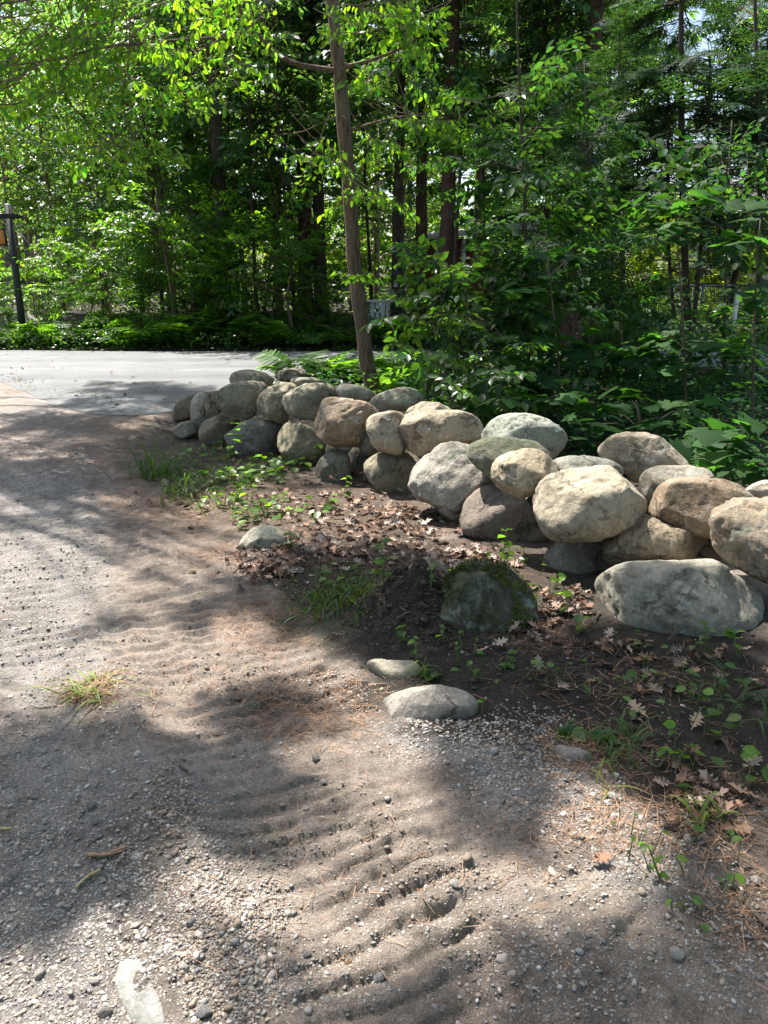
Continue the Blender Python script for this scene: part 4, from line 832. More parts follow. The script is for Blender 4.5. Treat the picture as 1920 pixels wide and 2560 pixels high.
sapling('hemlock_sapling', 'feathery dark sapling filling the upper right', [([(1560, 900), (1556, 640), (1550, 300), (1546, -50)], 13.5, .05)],
        [(1560, 300, 150, 110, 13.5, 48), (1480, 160, 150, 110, 14, 38), (1500, 450, 170, 90, 13, 42), (1420, 300, 120, 110, 14.5, 32), (1560, 560, 130, 60, 13, 22)], HM, HEM_COL, M_NEEDLE, 203, 'strip', .16)
sapling('hemlock_sapling', 'feathery dark sapling cut by the right frame edge', [([(1895, 900), (1900, 500), (1890, 100), (1885, -100)], 11.5, .04)],
        [(1810, 120, 110, 120, 12.5, 13), (1640, 240, 50, 100, 12.8, 7), (1880, 240, 70, 140, 11.5, 36), (1840, 430, 80, 80, 11.5, 16), (1890, 560, 50, 70, 11.5, 10), (1850, 60, 60, 60, 12, 10)], HM, HEM_COL, M_NEEDLE, 204, 'strip', .16)
sapling('hemlock_sapling', 'drooping feathery sapling between the thin straight one and the slim stems', [([(1480, 940), (1478, 760), (1470, 450), (1462, 150)], 11.0, .03)],
        [(1470, 330, 140, 50, 11, 16), (1450, 480, 150, 50, 11, 20), (1510, 620, 130, 50, 10.8, 20), (1440, 720, 130, 50, 10.6, 18), (1560, 760, 90, 40, 10.8, 12), (1400, 600, 100, 50, 11, 12)], HM, (0.028, 0.07, 0.028), M_NEEDLE, 205, 'strip', .16)
sapling('leafy_sapling', 'dark drooping broadleaf sapling over the slim stems on the right', [([(1810, 960), (1812, 760), (1820, 520), (1830, 300)], 9.4, .02)],
        [(1830, 420, 110, 60, 9.4, 14), (1760, 520, 90, 50, 9.4, 10), (1870, 560, 70, 50, 9.3, 10), (1800, 880, 130, 40, 9, 14), (1690, 800, 70, 30, 9.2, 6), (1880, 820, 60, 50, 9.2, 9), (1600, 900, 110, 40, 9, 12), (1470, 900, 110, 40, 8.8, 12)], BR, DKL, M_LEAF_DK, 206, 'ovate', .6)
# roadside saplings with their thin stems on the far side
for stems, spots, lab, seed in [
    ([([(440, 855), (432, 760), (415, 650), (398, 540), (390, 470)], 18.9, .05)], [(400, 520, 90, 40, 18.9, 14), (430, 610, 90, 40, 18.9, 12), (330, 600, 60, 40, 18.9, 8)], 'slim pale sapling leaning left beyond the road', 211),
    ([([(486, 850), (482, 740), (470, 670), (462, 600)], 19.6, .04)], [(480, 620, 70, 40, 19.6, 9), (520, 560, 60, 40, 19.6, 8)], 'short dark sapling beside the slim pale one', 212),
    ([([(735, 850), (722, 780), (712, 745), (640, 712), (600, 690)], 18.8, .05), ([(715, 745), (725, 700), (735, 640)], 18.8, .035)], [(620, 640, 110, 60, 18.9, 18), (700, 580, 90, 50, 19, 14), (600, 700, 60, 30, 18.8, 8)], 'bent forked shrub arching over the ferns beyond the road', 213)]:
    sapling('roadside_sapling', lab, stems, spots, BR, (0.075, 0.155, 0.025), M_LEAF_SUN, seed, 'diamond', .6, M_BARK, 'sapling', 1.2)
# ---- far wood mass behind everything, with a gap for the sky on the right
r = np.random.default_rng(301)
n = 9200; fx = r.uniform(-46, 46, n); fy = 52+r.normal(0, 4, n); fz = np.where(np.arange(n) < 5200, r.uniform(0, 1, n)**.8*20, r.uniform(0, 6, n))
fpx, fpy = proj(fx, fy, fz+1.6)
keep = ~((np.hypot((fpx-1720)/80, (fpy-150)/170) < 1) | (np.hypot((fpx-1185)/40, (fpy-250)/22) < 1) | (np.hypot((fpx-1830)/110, (fpy-690)/60) < 1)) & (r.uniform(0, 1, n) < np.where(fpx > 1480, .6, 1))
fp = np.stack([fx, fy, fz+.3], -1)[keep]; a = r.uniform(0, 6.28, len(fp))
P, D, N, L = place(BR, fp, np.stack([np.cos(a), np.sin(a), -.1+0*a], -1), r.uniform(1.8, 2.9, len(fp)), r, .5)
obj('distant_woods', leaf_mesh('distant_woods', P, D, N, L, .65, vary(len(P), (0.075, 0.145, 0.022), r), 'diamond', M_LEAF_SUN), label='distant sunlit leafy woods closing the view', kind='stuff')

# ------------------------------------------------------------------ ground cover, ferns
def cover(name, label, n, sampler, leafl, base, m, zr, seed, shape='ovate', Wd=.62, tilt=.35, col_hv=.2):
    r = np.random.default_rng(seed); xy = sampler(r, n); z = gh(xy[:, 0], xy[:, 1])+r.uniform(*zr, len(xy))
    az = r.uniform(0, 6.28, len(xy)); D = np.stack([np.cos(az), np.sin(az), r.normal(-.1, .3, len(xy))], -1)
    N = np.array([0, 0, 1.0])+r.normal(0, tilt, (len(xy), 3))
    return obj(name, leaf_mesh(name, np.column_stack([xy, z]), D, N, leafl*r.uniform(.6, 1.3, len(xy)), Wd, vary(len(xy), base, r, col_hv), shape, m), label=label, kind='stuff')
def s_wall(r, n):     # behind the wall, following its line
    t = r.uniform(0, 1, n*2); d = r.uniform(0, 1, n*2)**1.3*6.5
    a = np.array([4.2, 3.0]); b = np.array([-2.2, 9.4]); u = (b-a)/np.linalg.norm(b-a); nn = np.array([u[1], -u[0]]); nn = nn if nn[1] > 0 else -nn
    xy = a+(b-a)*t[:, None]+nn*(d+.55)[:, None]
    k = (f2(xy[:, 0]*.9, xy[:, 1]*.9, 401, 3) > .34) & (xy[:, 1] < road_near(xy[:, 0])-.4)
    return xy[k][:n]
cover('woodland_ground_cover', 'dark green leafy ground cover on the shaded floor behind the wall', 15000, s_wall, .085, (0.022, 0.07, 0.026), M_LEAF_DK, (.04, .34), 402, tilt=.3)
def s_road(r, n):
    xy = np.stack([r.uniform(-11.5, 6, n), 17.38+r.uniform(0, 1, n)**1.4*2.8], -1); return xy
cover('roadside_ground_cover', 'low dark leafy growth along the far edge of the road', 16000, s_road, .10, (0.042, 0.095, 0.026), M_LEAF, (.02, .42), 403, 'diamond')
def s_far(r, n):
    xy = np.stack([r.uniform(-16, 16, n), r.uniform(19.5, 34, n)], -1); return xy[f2(xy[:, 0]*.5, xy[:, 1]*.5, 405, 3) > .42]
cover('woodland_undergrowth', 'patchy leafy undergrowth on the wood floor beyond the road', 15000, s_far, .16, (0.055, 0.115, 0.025), M_LEAF, (.05, .7), 404, 'diamond')
def s_shoulder(r, n):
    xy = np.stack([r.uniform(-1.6, 7.5, n), r.uniform(9.6, 13.2, n)], -1); return xy[(xy[:, 1] < road_near(xy[:, 0])-.1) & (f2(xy[:, 0]*.8, xy[:, 1]*.8, 407, 3) > .4)]
def s_bank(r, n): return np.stack([r.uniform(3.5, 16, n), 17.4+r.uniform(0, 1, n)*7], -1)
cover('bank_undergrowth', 'leafy undergrowth on the bank before the railing', 9000, s_bank, .13, (0.05, 0.11, 0.024), M_LEAF, (.03, .6), 409, 'diamond')
cover('verge_ground_cover', 'sunlit green growth on the verge around the tree foot', 7000, s_shoulder, .09, (0.05, 0.12, 0.025), M_LEAF, (.03, .4), 406)
def frond_mesh(seed, L=.7):
    r = np.random.default_rng(seed); P, D, N, Ls = [], [], [], []
    n = 22
    for i in range(n):
        t = .12+.88*i/n; x = L*t; z = L*(.75*t-.62*t*t); d = unit(np.array([1, 0, .75-1.24*t]))
        for s in (1, -1):
            P.append([x, 0, z]); D.append(unit(np.array([.35, s*1.0, -.15])+r.normal(0, .06, 3))); N.append(np.array([-d[2], 0, d[0]])+r.normal(0, .1, 3)); Ls.append(L*.30*math.sin(math.pi*min(1, .18+.82*(1-t)))**.8)
    n_ = len(P); V, Q, T, C = leaf_arrays(np.array(P), np.array(D), np.array(N), np.array(Ls), .22, vary(n_, (0.06, 0.14, 0.028), r, .1), 'strip')
    mb = MB(); mb.add(V, Q, None, C)
    tt = np.linspace(0, 1, 8); mb.tube(np.stack([L*tt, 0*tt, L*(.75*tt-.62*tt*tt)], -1), np.linspace(.006, .002, 8), 4, False, np.array([.07, .09, .03]))
    return mb.mesh('frond', M_LEAF)
FR = [frond_mesh(500+k, .62+.12*k) for k in range(3)]
def fern(px, py, Y, s, lab, grp, r):
    X = at(px, py, Y)[0]; o = thing('fern', (X, Y, float(gh(X, Y))), lab, 'fern', grp, r.uniform(0, 6.28), s)
    k = r.integers(7, 10)
    for i in range(k):
        f = obj('frond', FR[r.integers(0, 3)], o); f.rotation_euler = (r.normal(0, .12), -r.uniform(.0, .5), i*6.283/k+r.normal(0, .2))
        f.scale = (1, 1, 1)
r = np.random.default_rng(511)
for i, px in enumerate(np.linspace(-10, 1000, 26)):
    fern(px+r.normal(0, 12), 850, 18.0+r.uniform(0, 1.1), r.uniform(.9, 1.5), 'arching fern along the far road edge, %s from the left' % ORD[i], 'ferns along the far road edge', r)
for i, (px, Y) in enumerate([(770, 11.6), (790, 12.4), (815, 11.2), (850, 12.0), (880, 11.4), (960, 11.0), (985, 10.6), (1000, 11.6), (1040, 10.8)]):
    fern(px, 930, Y, r.uniform(.8, 1.1), 'bright fern by the leaning tree foot, %s from the left' % ORD[i], 'ferns at the tree foot', r)
for i, (px, Y) in enumerate([(1150, 9.2), (1205, 9.9), (1260, 8.7)]):
    fern(px, 930, Y, r.uniform(.6, .8), 'small shaded fern behind the wall boulders, %s from the left' % ORD[i], 'ferns behind the wall', r)
# ---- big-leaved seedlings behind the wall; every leaf a part
def single_leaf(name, shape, L, Wd, base, m, seed):
    r = np.random.default_rng(seed)
    return leaf_mesh(name, np.zeros((1, 3)), np.array([[1.0, 0, 0]]), np.array([[0, 0, 1.0]]), L, Wd, vary(1, base, r, .1), shape, m)
ML = [single_leaf('leaf', 'maple', 1.0, 1.0, (0.028+.006*k, 0.085+.012*k, 0.024), M_LEAF_DK, 600+k) for k in range(4)]
OL = [single_leaf('leaf', 'ovate', 1.0, .62, (0.07+.02*k, 0.15+.03*k, 0.024), M_LEAF_SUN, 610+k) for k in range(4)]
BIG = [('two-tiered maple sapling with broad leaves before the three slim stems', 7.0, [(1715, 1060), (1712, 900), (1700, 700), (1690, 520)], [(1640, 505, 60, 14), (1740, 505, 60, 14), (1625, 560, 50, 12), (1690, 570, 40, 8), (1650, 850, 70, 16), (1740, 860, 70, 16), (1700, 910, 60, 14), (1600, 880, 50, 12)]),
       ('broad-leaved maple sapling at the right frame edge', 6.6, [(1880, 1080), (1884, 900), (1890, 700), (1900, 560)], [(1850, 600, 50, 12), (1900, 530, 50, 12), (1880, 740, 60, 14), (1830, 770, 40, 8), (1860, 890, 60, 14), (1830, 940, 60, 12), (1790, 880, 40, 8)]),
       ('broad-leaved maple sapling before the thin straight one', 7.3, [(1400, 1020), (1396, 900), (1380, 750), (1370, 640)], [(1370, 850, 90, 16), (1310, 900, 80, 14), (1450, 870, 80, 12), (1400, 760, 90, 16), (1300, 720, 70, 12), (1460, 640, 60, 10), (1340, 640, 60, 10)]),
       ('low maple seedling spreading behind the greenish white boulder', 6.8, [(1270, 1060), (1268, 1000), (1255, 930)], [(1250, 930, 90, 16), (1330, 960, 80, 14), (1200, 960, 60, 10), (1290, 990, 80, 12), (1400, 990, 70, 10)]),
       ('low maple seedling spreading behind the humped tan boulder', 6.2, [(1600, 1120), (1600, 1050), (1590, 1000)], [(1580, 1000, 90, 16), (1660, 1040, 80, 14), (1520, 1030, 70, 12), (1480, 1060, 50, 8), (1740, 1010, 80, 12)]),
       ('low leafy seedling above the brown loaf-shaped boulder', 5.4, [(1820, 1200), (1815, 1130), (1805, 1070)], [(1800, 1080, 80, 16), (1870, 1110, 70, 14), (1740, 1120, 60, 12), (1830, 1160, 80, 14), (1760, 1180, 60, 8)])]
r = np.random.default_rng(621)
for lab, Y, stem, cl in BIG:
    C = curve_pts(np.array([at(a, b, Y) for a, b in stem]), 14); C0 = C[0].copy(); C0[2] = float(gh(C0[0], C0[1])); C[0] = C0
    o = thing('maple_sapling', C0, lab, 'sapling', 'broad-leaved maple saplings behind the wall'); mb = MB(); mb.tube(C-C0, np.linspace(.014, .005, 14), 6)
    for cx, cy, rr, n in cl:
        c = at(cx, cy, Y+r.uniform(-.2, .4))-C0; c[2] = max(c[2], .15); j = np.argmin(np.linalg.norm(C-C0-c+[0, 0, .15], axis=1)); s = (C-C0)[j]
        mb.tube(np.array([s, (s+c)/2+[0, 0, .05], c]), [.006, .005, .003], 5, False)
        for k in range(n):
            az = r.uniform(0, 6.28); q = r.uniform(.03, 1)*rr/FPX*Y*1.1
            p = c+np.array([math.cos(az)*q, math.sin(az)*q*.8, r.normal(0, .05)])
            f = obj('leaf', ML[r.integers(0, 4)], o, p); L = r.uniform(.10, .19); f.scale = (L, L, L)
            f.rotation_euler = (r.normal(0, .25), r.uniform(.0, .55), az+r.normal(0, .4))
    obj('stem', mb.mesh('stem', M_TWIG, True), o)
# ------------------------------------------------------------------ gravel, needles, dead leaves, weeds
def pebbles(name, xy, size, seed, sub, label, flat=.65, kind='stuff', smooth=True, pal=None):
    r = np.random.default_rng(seed); V0, F = ico(sub); k = len(V0); n = len(xy)
    nv = 8; shapes = []
    for i in range(nv):
        d = V0*(1+.45*(f3(V0*1.1+i*7.7, 900+i, 2)-.5)[:, None]*1.6)
        for _ in range(5):
            nn = unit(r.normal(0, 1, 3)); h = d @ nn; lim = .62*h.max(); d = d-np.outer(np.maximum(h-lim, 0)*.95, nn)
        shapes.append(d)
    w = r.integers(0, nv, n); B = np.array(shapes)[w]
    S = size[:, None]*np.stack([r.uniform(.8, 1.35, n), r.uniform(.7, 1.1, n), r.uniform(.4, .8, n)*flat], -1)*.5
    B = B*S[:, None]
    a = r.uniform(0, 6.28, n); b = r.normal(0, .35, n); ca, sa, cb, sb = np.cos(a), np.sin(a), np.cos(b), np.sin(b)
    x, y, z = B[..., 0], B[..., 1], B[..., 2]
    x, z = x*cb[:, None]+z*sb[:, None], -x*sb[:, None]+z*cb[:, None]
    x, y = x*ca[:, None]-y*sa[:, None], x*sa[:, None]+y*ca[:, None]
    zz = gh(xy[:, 0], xy[:, 1])+S[:, 2]*r.uniform(-.3, .5, n)
    V = np.stack([x+xy[:, :1], y+xy[:, 1:], z+zz[:, None]], -1).reshape(-1, 3)
    pal = pal or [(.29, .265, .24), (.24, .23, .225), (.36, .33, .30), (.29, .24, .20), (.20, .19, .185), (.44, .41, .38), (.32, .265, .215)]
    c = np.array(pal)[r.choice(len(pal), n, p=np.array([5, 4, 4, 4, 2, 1.4, 3][:len(pal)])/sum([5, 4, 4, 4, 2, 1.4, 3][:len(pal)]))]*r.uniform(.7, 1.25, (n, 1))
    FF = (F[None]+(np.arange(n)*k)[:, None, None]).reshape(-1, 3)
    return obj(name, mesh(name, V, [FF], M_PEB, np.repeat(c, k, 0), smooth), label=label, kind=kind)
M_PEB = vcolmat('pebble_stone', .85, 90, .3, .3, .003)
GZ = [(100, 1450, 150, 420, 1.0), (60, 1150, 120, 120, .6), (330, 2200, 330, 300, 1.3), (200, 2480, 330, 200, 1.0), (560, 2420, 180, 260, 2.0), (420, 2060, 160, 110, 1.3), (100, 1950, 200, 170, .8), (300, 1830, 90, 60, .7),
      (1100, 1850, 190, 60, 1.5), (1280, 1900, 150, 110, 2.2), (1450, 2000, 150, 90, 1.8), (1630, 2100, 180, 90, 1.1), (1500, 2190, 150, 70, .8), (860, 1730, 120, 60, 1.1), (700, 1420, 120, 60, .8), (1300, 1820, 150, 60, 1.2), (1850, 2350, 150, 160, .6),
      (1100, 2300, 320, 120, .35), (800, 2450, 220, 120, .5), (680, 1900, 60, 60, .4), (570, 1760, 60, 60, .6), (1330, 2420, 350, 120, .45), (200, 1700, 160, 60, .8)]
def gravel_density(x, y):
    px, py = proj(x, y, 0*x); w = f2(x*2.5, y*2.5, 811, 3)-.5; w2 = f2(x*8, y*8, 812, 2)-.5
    d = np.full(x.shape, .05)
    for cx, cy, rx, ry, s in GZ:
        rr = np.hypot((px-cx)/rx, (py-cy)/ry)+1.1*w+.6*w2; d = np.maximum(d, s*sstep(1.3, .5, rr))
    d = d*np.where((px > 950) & (py < 1720), .25, 1)*np.where((px > 560) & (py < 1450), .3, 1)
    return d/2.2
def sample(n, seed, y0, y1, p):
    r = np.random.default_rng(seed); u = r.uniform(0, 1, n); y = (y0**(1-p)+u*(y1**(1-p)-y0**(1-p)))**(1/(1-p))
    x = r.uniform(-1, 1, n)*(.53*y+.35); k = r.uniform(0, 1, n) < gravel_density(x, y)
    return np.stack([x, y], -1)[k], r
xy, r = sample(16000, 821, 1.1, 4.2, 1.3); pebbles('gravel', xy, r.lognormal(math.log(.0125), .42, len(xy)), 822, 1, 'loose grey gravel scattered over the near driveway', smooth=False)
xy, r = sample(170000, 823, 1.05, 9.5, 1.6); pebbles('gravel', xy, (.006+.0013*xy[:, 1])*r.lognormal(0, .35, len(xy)), 824, 0, 'fine grey gravel over the dirt', smooth=False)
# crumbs of dug earth
def crumbs(name, spots, n, size, seed, label, pal):
    r = np.random.default_rng(seed); out = []
    for cx, cy, rx, ry, w in spots:
        m = int(n*w); a = r.normal(0, .5, (m, 2)); out += [gp(cx+p[0]*rx, cy+p[1]*ry)[:2] for p in a]
    xy = np.array(out); pebbles(name, xy, size*r.lognormal(0, .45, len(xy)), seed+1, 1, label, .9, 'stuff', False, pal)
crumbs('soil_crumbs', [(1010, 1550, 140, 90, .35), (1120, 1600, 160, 40, .15), (1000, 1440, 260, 60, .2), (1450, 1680, 420, 90, .3)], 2600, .014, 831, 'dark crumbs of dug soil around the mossy boulder', [(.06, .043, .033), (.085, .062, .048), (.045, .033, .027)])
crumbs('dirt_crumbs', [(560, 2380, 120, 220, .35), (420, 2080, 70, 150, .2), (700, 2200, 60, 250, .1), (1150, 2190, 260, 60, .12), (900, 2060, 260, 90, .08), (650, 1700, 220, 90, .15)], 3000, .009, 835, 'crumbled brown dirt along the tyre ruts', [(.24, .19, .155), (.28, .225, .18), (.2, .155, .12)])
# bigger single stones lying about
BP = [(1140, 2230, .055, 'pale angular pebble alone on the smooth sunlit dirt'), (480, 2335, .04, 'brown oval pebble beside the tread marks'), (765, 2395, .035, 'small grey pebble in the middle of the ruts'), (870, 2400, .03, 'rust-brown pebble right of the ruts'), (235, 2455, .04, 'dark pebble left of the white slab'), (510, 2540, .06, 'large blue-grey pebble at the bottom edge'),
      (460, 2435, .045, 'tan egg-shaped pebble right of the white slab'), (100, 2435, .045, 'grey pebble on the pale bottom-left gravel'), (230, 2020, .045, 'whitish flat pebble in the shaded gravel'), (125, 2095, .04, 'cream pebble near the left edge'), (240, 2060, .04, 'grey slate chip near the stick'), (265, 2540, .05, 'dark flat pebble at the bottom left'),
      (480, 1437, .07, 'orange-brown stone on the driveway by the dead leaves'), (395, 1415, .05, 'white chip on the driveway beside the needles'), (1155, 1640, .03, 'white pebble near the fallen oak leaf'), (810, 1960, .035, 'pale pebble on the rut crest'), (790, 1895, .05, 'dark lump of stone right of the shadowed rut'), (1530, 2010, .05, 'white pebble in the sunlit needle patch'),
      (1720, 2110, .05, 'cream lump among needles on the right'), (1680, 2115, .04, 'light grey pebble beside the cream lump'), (1890, 2205, .05, 'white pebble at the right frame edge'), (1350, 1835, .05, 'dark rounded pebble beside the plantain clump'), (950, 2440, .05, 'brown pebble near the bottom centre'), (1690, 2400, .06, 'pale stone at the edge of the bottom-right shade')]
PEBM = []
for k in range(5):
    V0, F = ico(3); rg = np.random.default_rng(850+k); d = V0*(1+.5*(f3(V0*1.2+k*5, 851+k, 3)-.5)[:, None])
    for _ in range(6):
        nn = unit(rg.normal(0, 1, 3)); h = d @ nn; d = d-np.outer(np.maximum(h-.74*h.max(), 0)*.9, nn)
    PEBM.append(mesh('pebble', d*np.array([.6, .5, .36]), [F], MR['plain'], None, True))
rg = np.random.default_rng(860)
for k, (px, py, s, lab) in enumerate(BP):
    s *= .6
    p = gp(px, py); z = float(gh(p[0], p[1])); o = obj('pebble', PEBM[k % 5], None, (p[0], p[1], z+s*.14), lab, 'pebble', 'single pebbles on the driveway')
    o.scale = (s, s, s); o.rotation_euler = (rg.normal(0, .2), rg.normal(0, .2), rg.uniform(0, 6.28))
    b = (.5, .47, .43) if ('white' in lab or 'pale' in lab) else (.45, .41, .34) if ('cream' in lab or 'tan' in lab) else (.25, .235, .22) if 'dark' in lab else (.32, .22, .14) if ('orange' in lab or 'rust' in lab) else (.30, .29, .29)
    o.color = (*b, 1)
# pine needles
def needles(name, spots, seed, label):
    r = np.random.default_rng(seed); P, D = [], []
    for cx, cy, rx, ry, n in spots:
        for _ in range(n):
            p = gp(cx+r.normal(0, .55)*rx, cy+r.normal(0, .55)*ry); P.append(p[:2]); a = r.uniform(0, 6.28); D.append([math.cos(a), math.sin(a), r.normal(0, .12)])
    P = np.array(P); n = len(P); z = gh(P[:, 0], P[:, 1])+r.uniform(.003, .014, n)
    k = (P[:, 1] > 1) & (P[:, 1] < 12); P, z, D = P[k], z[k], np.array(D)[k]; n = len(P)
    L = r.uniform(.04, .10, n); dist = P[:, 1]
    c = np.array([.27, .155, .09])*r.uniform(.5, 1.4, (n, 1))
    obj(name, leaf_mesh(name, np.column_stack([P, z]), D, np.array([0, 0, 1.0])+r.normal(0, .3, (n, 3)), L, np.maximum(.0018, .00042*dist)/L*1.3, c, 'strip', M_DEAD), label=label, kind='stuff')
M_DEAD = vcolmat('dead_leaf', .7, 35, .35, .25, .004)
needles('pine_needles', [(760, 1770, 200, 90, 650), (1550, 2060, 280, 120, 480), (680, 1550, 160, 80, 500), (230, 1110, 330, 70, 1800), (400, 1260, 200, 60, 1200), (540, 1390, 90, 40, 300), (1350, 1590, 120, 50, 160), (1620, 1720, 320, 90, 320), (1480, 1880, 170, 60, 500), (1780, 2050, 160, 140, 260), (1850, 2250, 130, 160, 150), (900, 1360, 250, 90, 700), (230, 1740, 70, 22, 250), (1100, 1480, 250, 90, 500), (400, 1700, 350, 120, 250), (900, 2200, 500, 250, 160)], 871, 'rust-coloured pine needles strewn over the ground')
# dead leaves
OAK = [leaf_mesh('fallen_leaf', np.zeros((1, 3)), np.array([[1.0, 0, 0]]), np.array([[0, 0, 1.0]]), 1.0, w, np.array([c]), 'oak', M_DEAD) for w, c in ((1.0, (.30, .19, .125)), (.9, (.38, .27, .19)), (1.1, (.22, .12, .075)), (1.0, (.33, .265, .205)))]
def litter(name, spots, seed, label, base=((.22, .13, .085), (.30, .21, .16), (.14, .075, .05), (.36, .28, .23))):
    r = np.random.default_rng(seed); P = []
    for cx, cy, rx, ry, n in spots: P += [gp(cx+r.normal(0, .5)*rx, cy+r.normal(0, .5)*ry)[:2] for _ in range(n)]
    P = np.array(P); n = len(P); z = gh(P[:, 0], P[:, 1])+r.uniform(.004, .035, n); a = r.uniform(0, 6.28, n)
    c = np.array(base)[r.integers(0, len(base), n)]*r.uniform(.6, 1.25, (n, 1))
    obj(name, leaf_mesh(name, np.column_stack([P, z]), np.stack([np.cos(a), np.sin(a), r.normal(0, .3, n)], -1), np.array([0, 0, 1.0])+r.normal(0, .5, (n, 3)), r.uniform(.03, .085, n), r.uniform(.6, 1.1, n), c, 'oak', M_DEAD), label=label, kind='stuff')
litter('leaf_litter', [(800, 1270, 190, 80, 190), (900, 1360, 220, 80, 190), (720, 1390, 120, 55, 100), (1060, 1320, 110, 70, 80), (1340, 1540, 80, 60, 90), (620, 1150, 150, 60, 120), (600, 1090, 130, 40, 70), (1130, 1420, 180, 40, 60), (650, 1430, 90, 30, 70), (1700, 1700, 300, 120, 40), (1780, 2000, 140, 120, 40), (480, 1230, 120, 70, 60), (1180, 1390, 120, 30, 60), (1420, 1510, 60, 50, 50), (1000, 1290, 90, 30, 50), (1560, 1620, 160, 25, 30), (900, 1200, 80, 25, 40), (640, 1140, 120, 25, 50)], 881, 'brown dead leaves littering the ground before the wall')
def s_wood(r, n):
    xy = np.stack([r.uniform(-1, 9, n), r.uniform(6.5, 14, n)], -1); return xy[xy[:, 1] < road_near(xy[:, 0])-.2]
r = np.random.default_rng(882); xy = s_wood(r, 2600); a = r.uniform(0, 6.28, len(xy))
obj('woodland_leaf_litter', leaf_mesh('woodland_leaf_litter', np.column_stack([xy, gh(xy[:, 0], xy[:, 1])+.02]), np.stack([np.cos(a), np.sin(a), r.normal(0, .2, len(a))], -1), np.array([0, 0, 1.0])+r.normal(0, .4, (len(a), 3)), r.uniform(.07, .13, len(a)), 1.0, np.array([.20, .12, .08])*r.uniform(.6, 1.6, (len(a), 1)), 'oak', M_DEAD), label='dead leaves on the shaded wood floor', kind='stuff')
for k, (px, py, L, az, pit, lab) in enumerate([(1345, 1690, .085, 1.5, -.9, 'pale oak leaf standing upright on the dark soil'), (1185, 1645, .10, .3, -.1, 'grey-tan oak leaf lying by the mossy boulder foot'), (1230, 1625, .09, .1, -.2, 'small pale oak leaf right of the grey-tan one'), (1790, 2060, .09, .5, -.25, 'curled brown leaf on the needles at right'), (1040, 1320, .14, .2, -.15, 'pinkish leaf lying in front of the tall faceted boulder'), (965, 1290, .12, 1.2, -.8, 'tan leaf propped at the wall foot'),
    (790, 1360, .13, 2.6, -.3, 'rusty leaf at the heart of the litter'), (650, 1445, .15, .4, -.1, 'orange-brown leaf at the litter edge by the curved stone'), (700, 1450, .12, 1.9, -.2, 'dark leaf beside the orange-brown one'), (920, 1400, .13, 3.6, -.3, 'dull brown leaf left of the grey pointed stone'), (770, 1690, .07, 0.2, -.1, 'yellowish scrap of leaf on the sunlit gravel'), (1610, 1800, .10, 2.2, -.2, 'tan leaf on the dark soil at right'),
    (1730, 1830, .09, .9, -.3, 'small tan leaf near the right frame edge'), (1880, 2010, .10, 2.8, -.2, 'brown leaf against the right frame edge'), (1480, 2180, .07, .2, -.05, 'reddish leaf by the small seedling')]):
    p = gp(px, py); o = obj('fallen_leaf', OAK[3 if ('pale' in lab or 'pinkish' in lab) else 1 if ('tan' in lab or 'yellow' in lab) else 2 if ('dark' in lab or 'dull' in lab or 'reddish' in lab) else 0], None, (p[0], p[1], float(gh(p[0], p[1]))+.014), lab, 'leaf', 'fallen leaves')
    L *= .85; o.scale = (L, L*rg.uniform(.6, 1.0), L*rg.uniform(.5, 1.1)); o.rotation_euler = (rg.normal(0, .3), pit, az)
# weeds, each leaf a part
SEED = [single_leaf('leaf', 'ovate', 1.0, .8, (0.055+.02*k, 0.145+.03*k, 0.025), M_LEAF, 630+k) for k in range(4)]
PLT = [single_leaf('leaf', 'ovate', 1.0, .75, (0.05+.012*k, 0.12+.02*k, 0.03), M_LEAF, 640+k) for k in range(3)]
def weed(px, py, h, n, L, lab, kind='up', meshes=SEED, grp=None, name='weed', cat='weed', lean=(0, 0)):
    if px > 1000: L = L*.72
    p = gp(px, py); o = thing(name, (p[0], p[1], float(gh(p[0], p[1]))-.005), lab, cat, grp); mb = MB()
    if kind == 'up':
        tip = np.array([lean[0]+rg.normal(0, .15*h), lean[1]+rg.normal(0, .15*h), h]); C = curve_pts(np.array([[0, 0, 0], tip*.5+rg.normal(0, .06*h, 3), tip]), 8)
        mb.tube(C, np.linspace(.0045, .0018, 8), 5); obj('stem', mb.mesh('stem', M_STEM, True), o)
        for k in range(n):
            t = .3+.7*k/max(1, n-1); c = C[min(7, int(t*7.99))]; az = k*2.4+rg.normal(0, .5); l = L*rg.uniform(.65, 1.15)
            f = obj('leaf', meshes[rg.integers(0, len(meshes))], o, c); f.scale = (l,)*3; f.rotation_euler = (rg.normal(0, .3), rg.uniform(-.35, .4), az)
    elif kind == 'rosette':
        for k in range(n):
            az = k*6.283/n+rg.normal(0, .3); l = L*rg.uniform(.7, 1.2); f = obj('leaf', meshes[rg.integers(0, len(meshes))], o, (0, 0, .012)); f.scale = (l,)*3; f.rotation_euler = (rg.normal(0, .2), -rg.uniform(.1, .6), az)
    elif kind == 'patch':
        for k in range(n):
            q = rg.normal(0, .5, 2)*h; z = rg.uniform(.02, .10); st = np.array([q[0]*.8, q[1]*.8, 0]); e = np.array([q[0], q[1], z]); mb = MB(); mb.tube(np.array([st, (st+e)/2, e]), [.003, .002, .0015], 4, False); obj('stem', mb.mesh('stem', M_STEM, True), o)
            az = rg.uniform(0, 6.28); l = L*rg.uniform(.6, 1.2); f = obj('leaf', meshes[rg.integers(0, len(meshes))], o, e); f.scale = (l,)*3; f.rotation_euler = (rg.normal(0, .3), rg.uniform(-.3, .35), az)
    return o
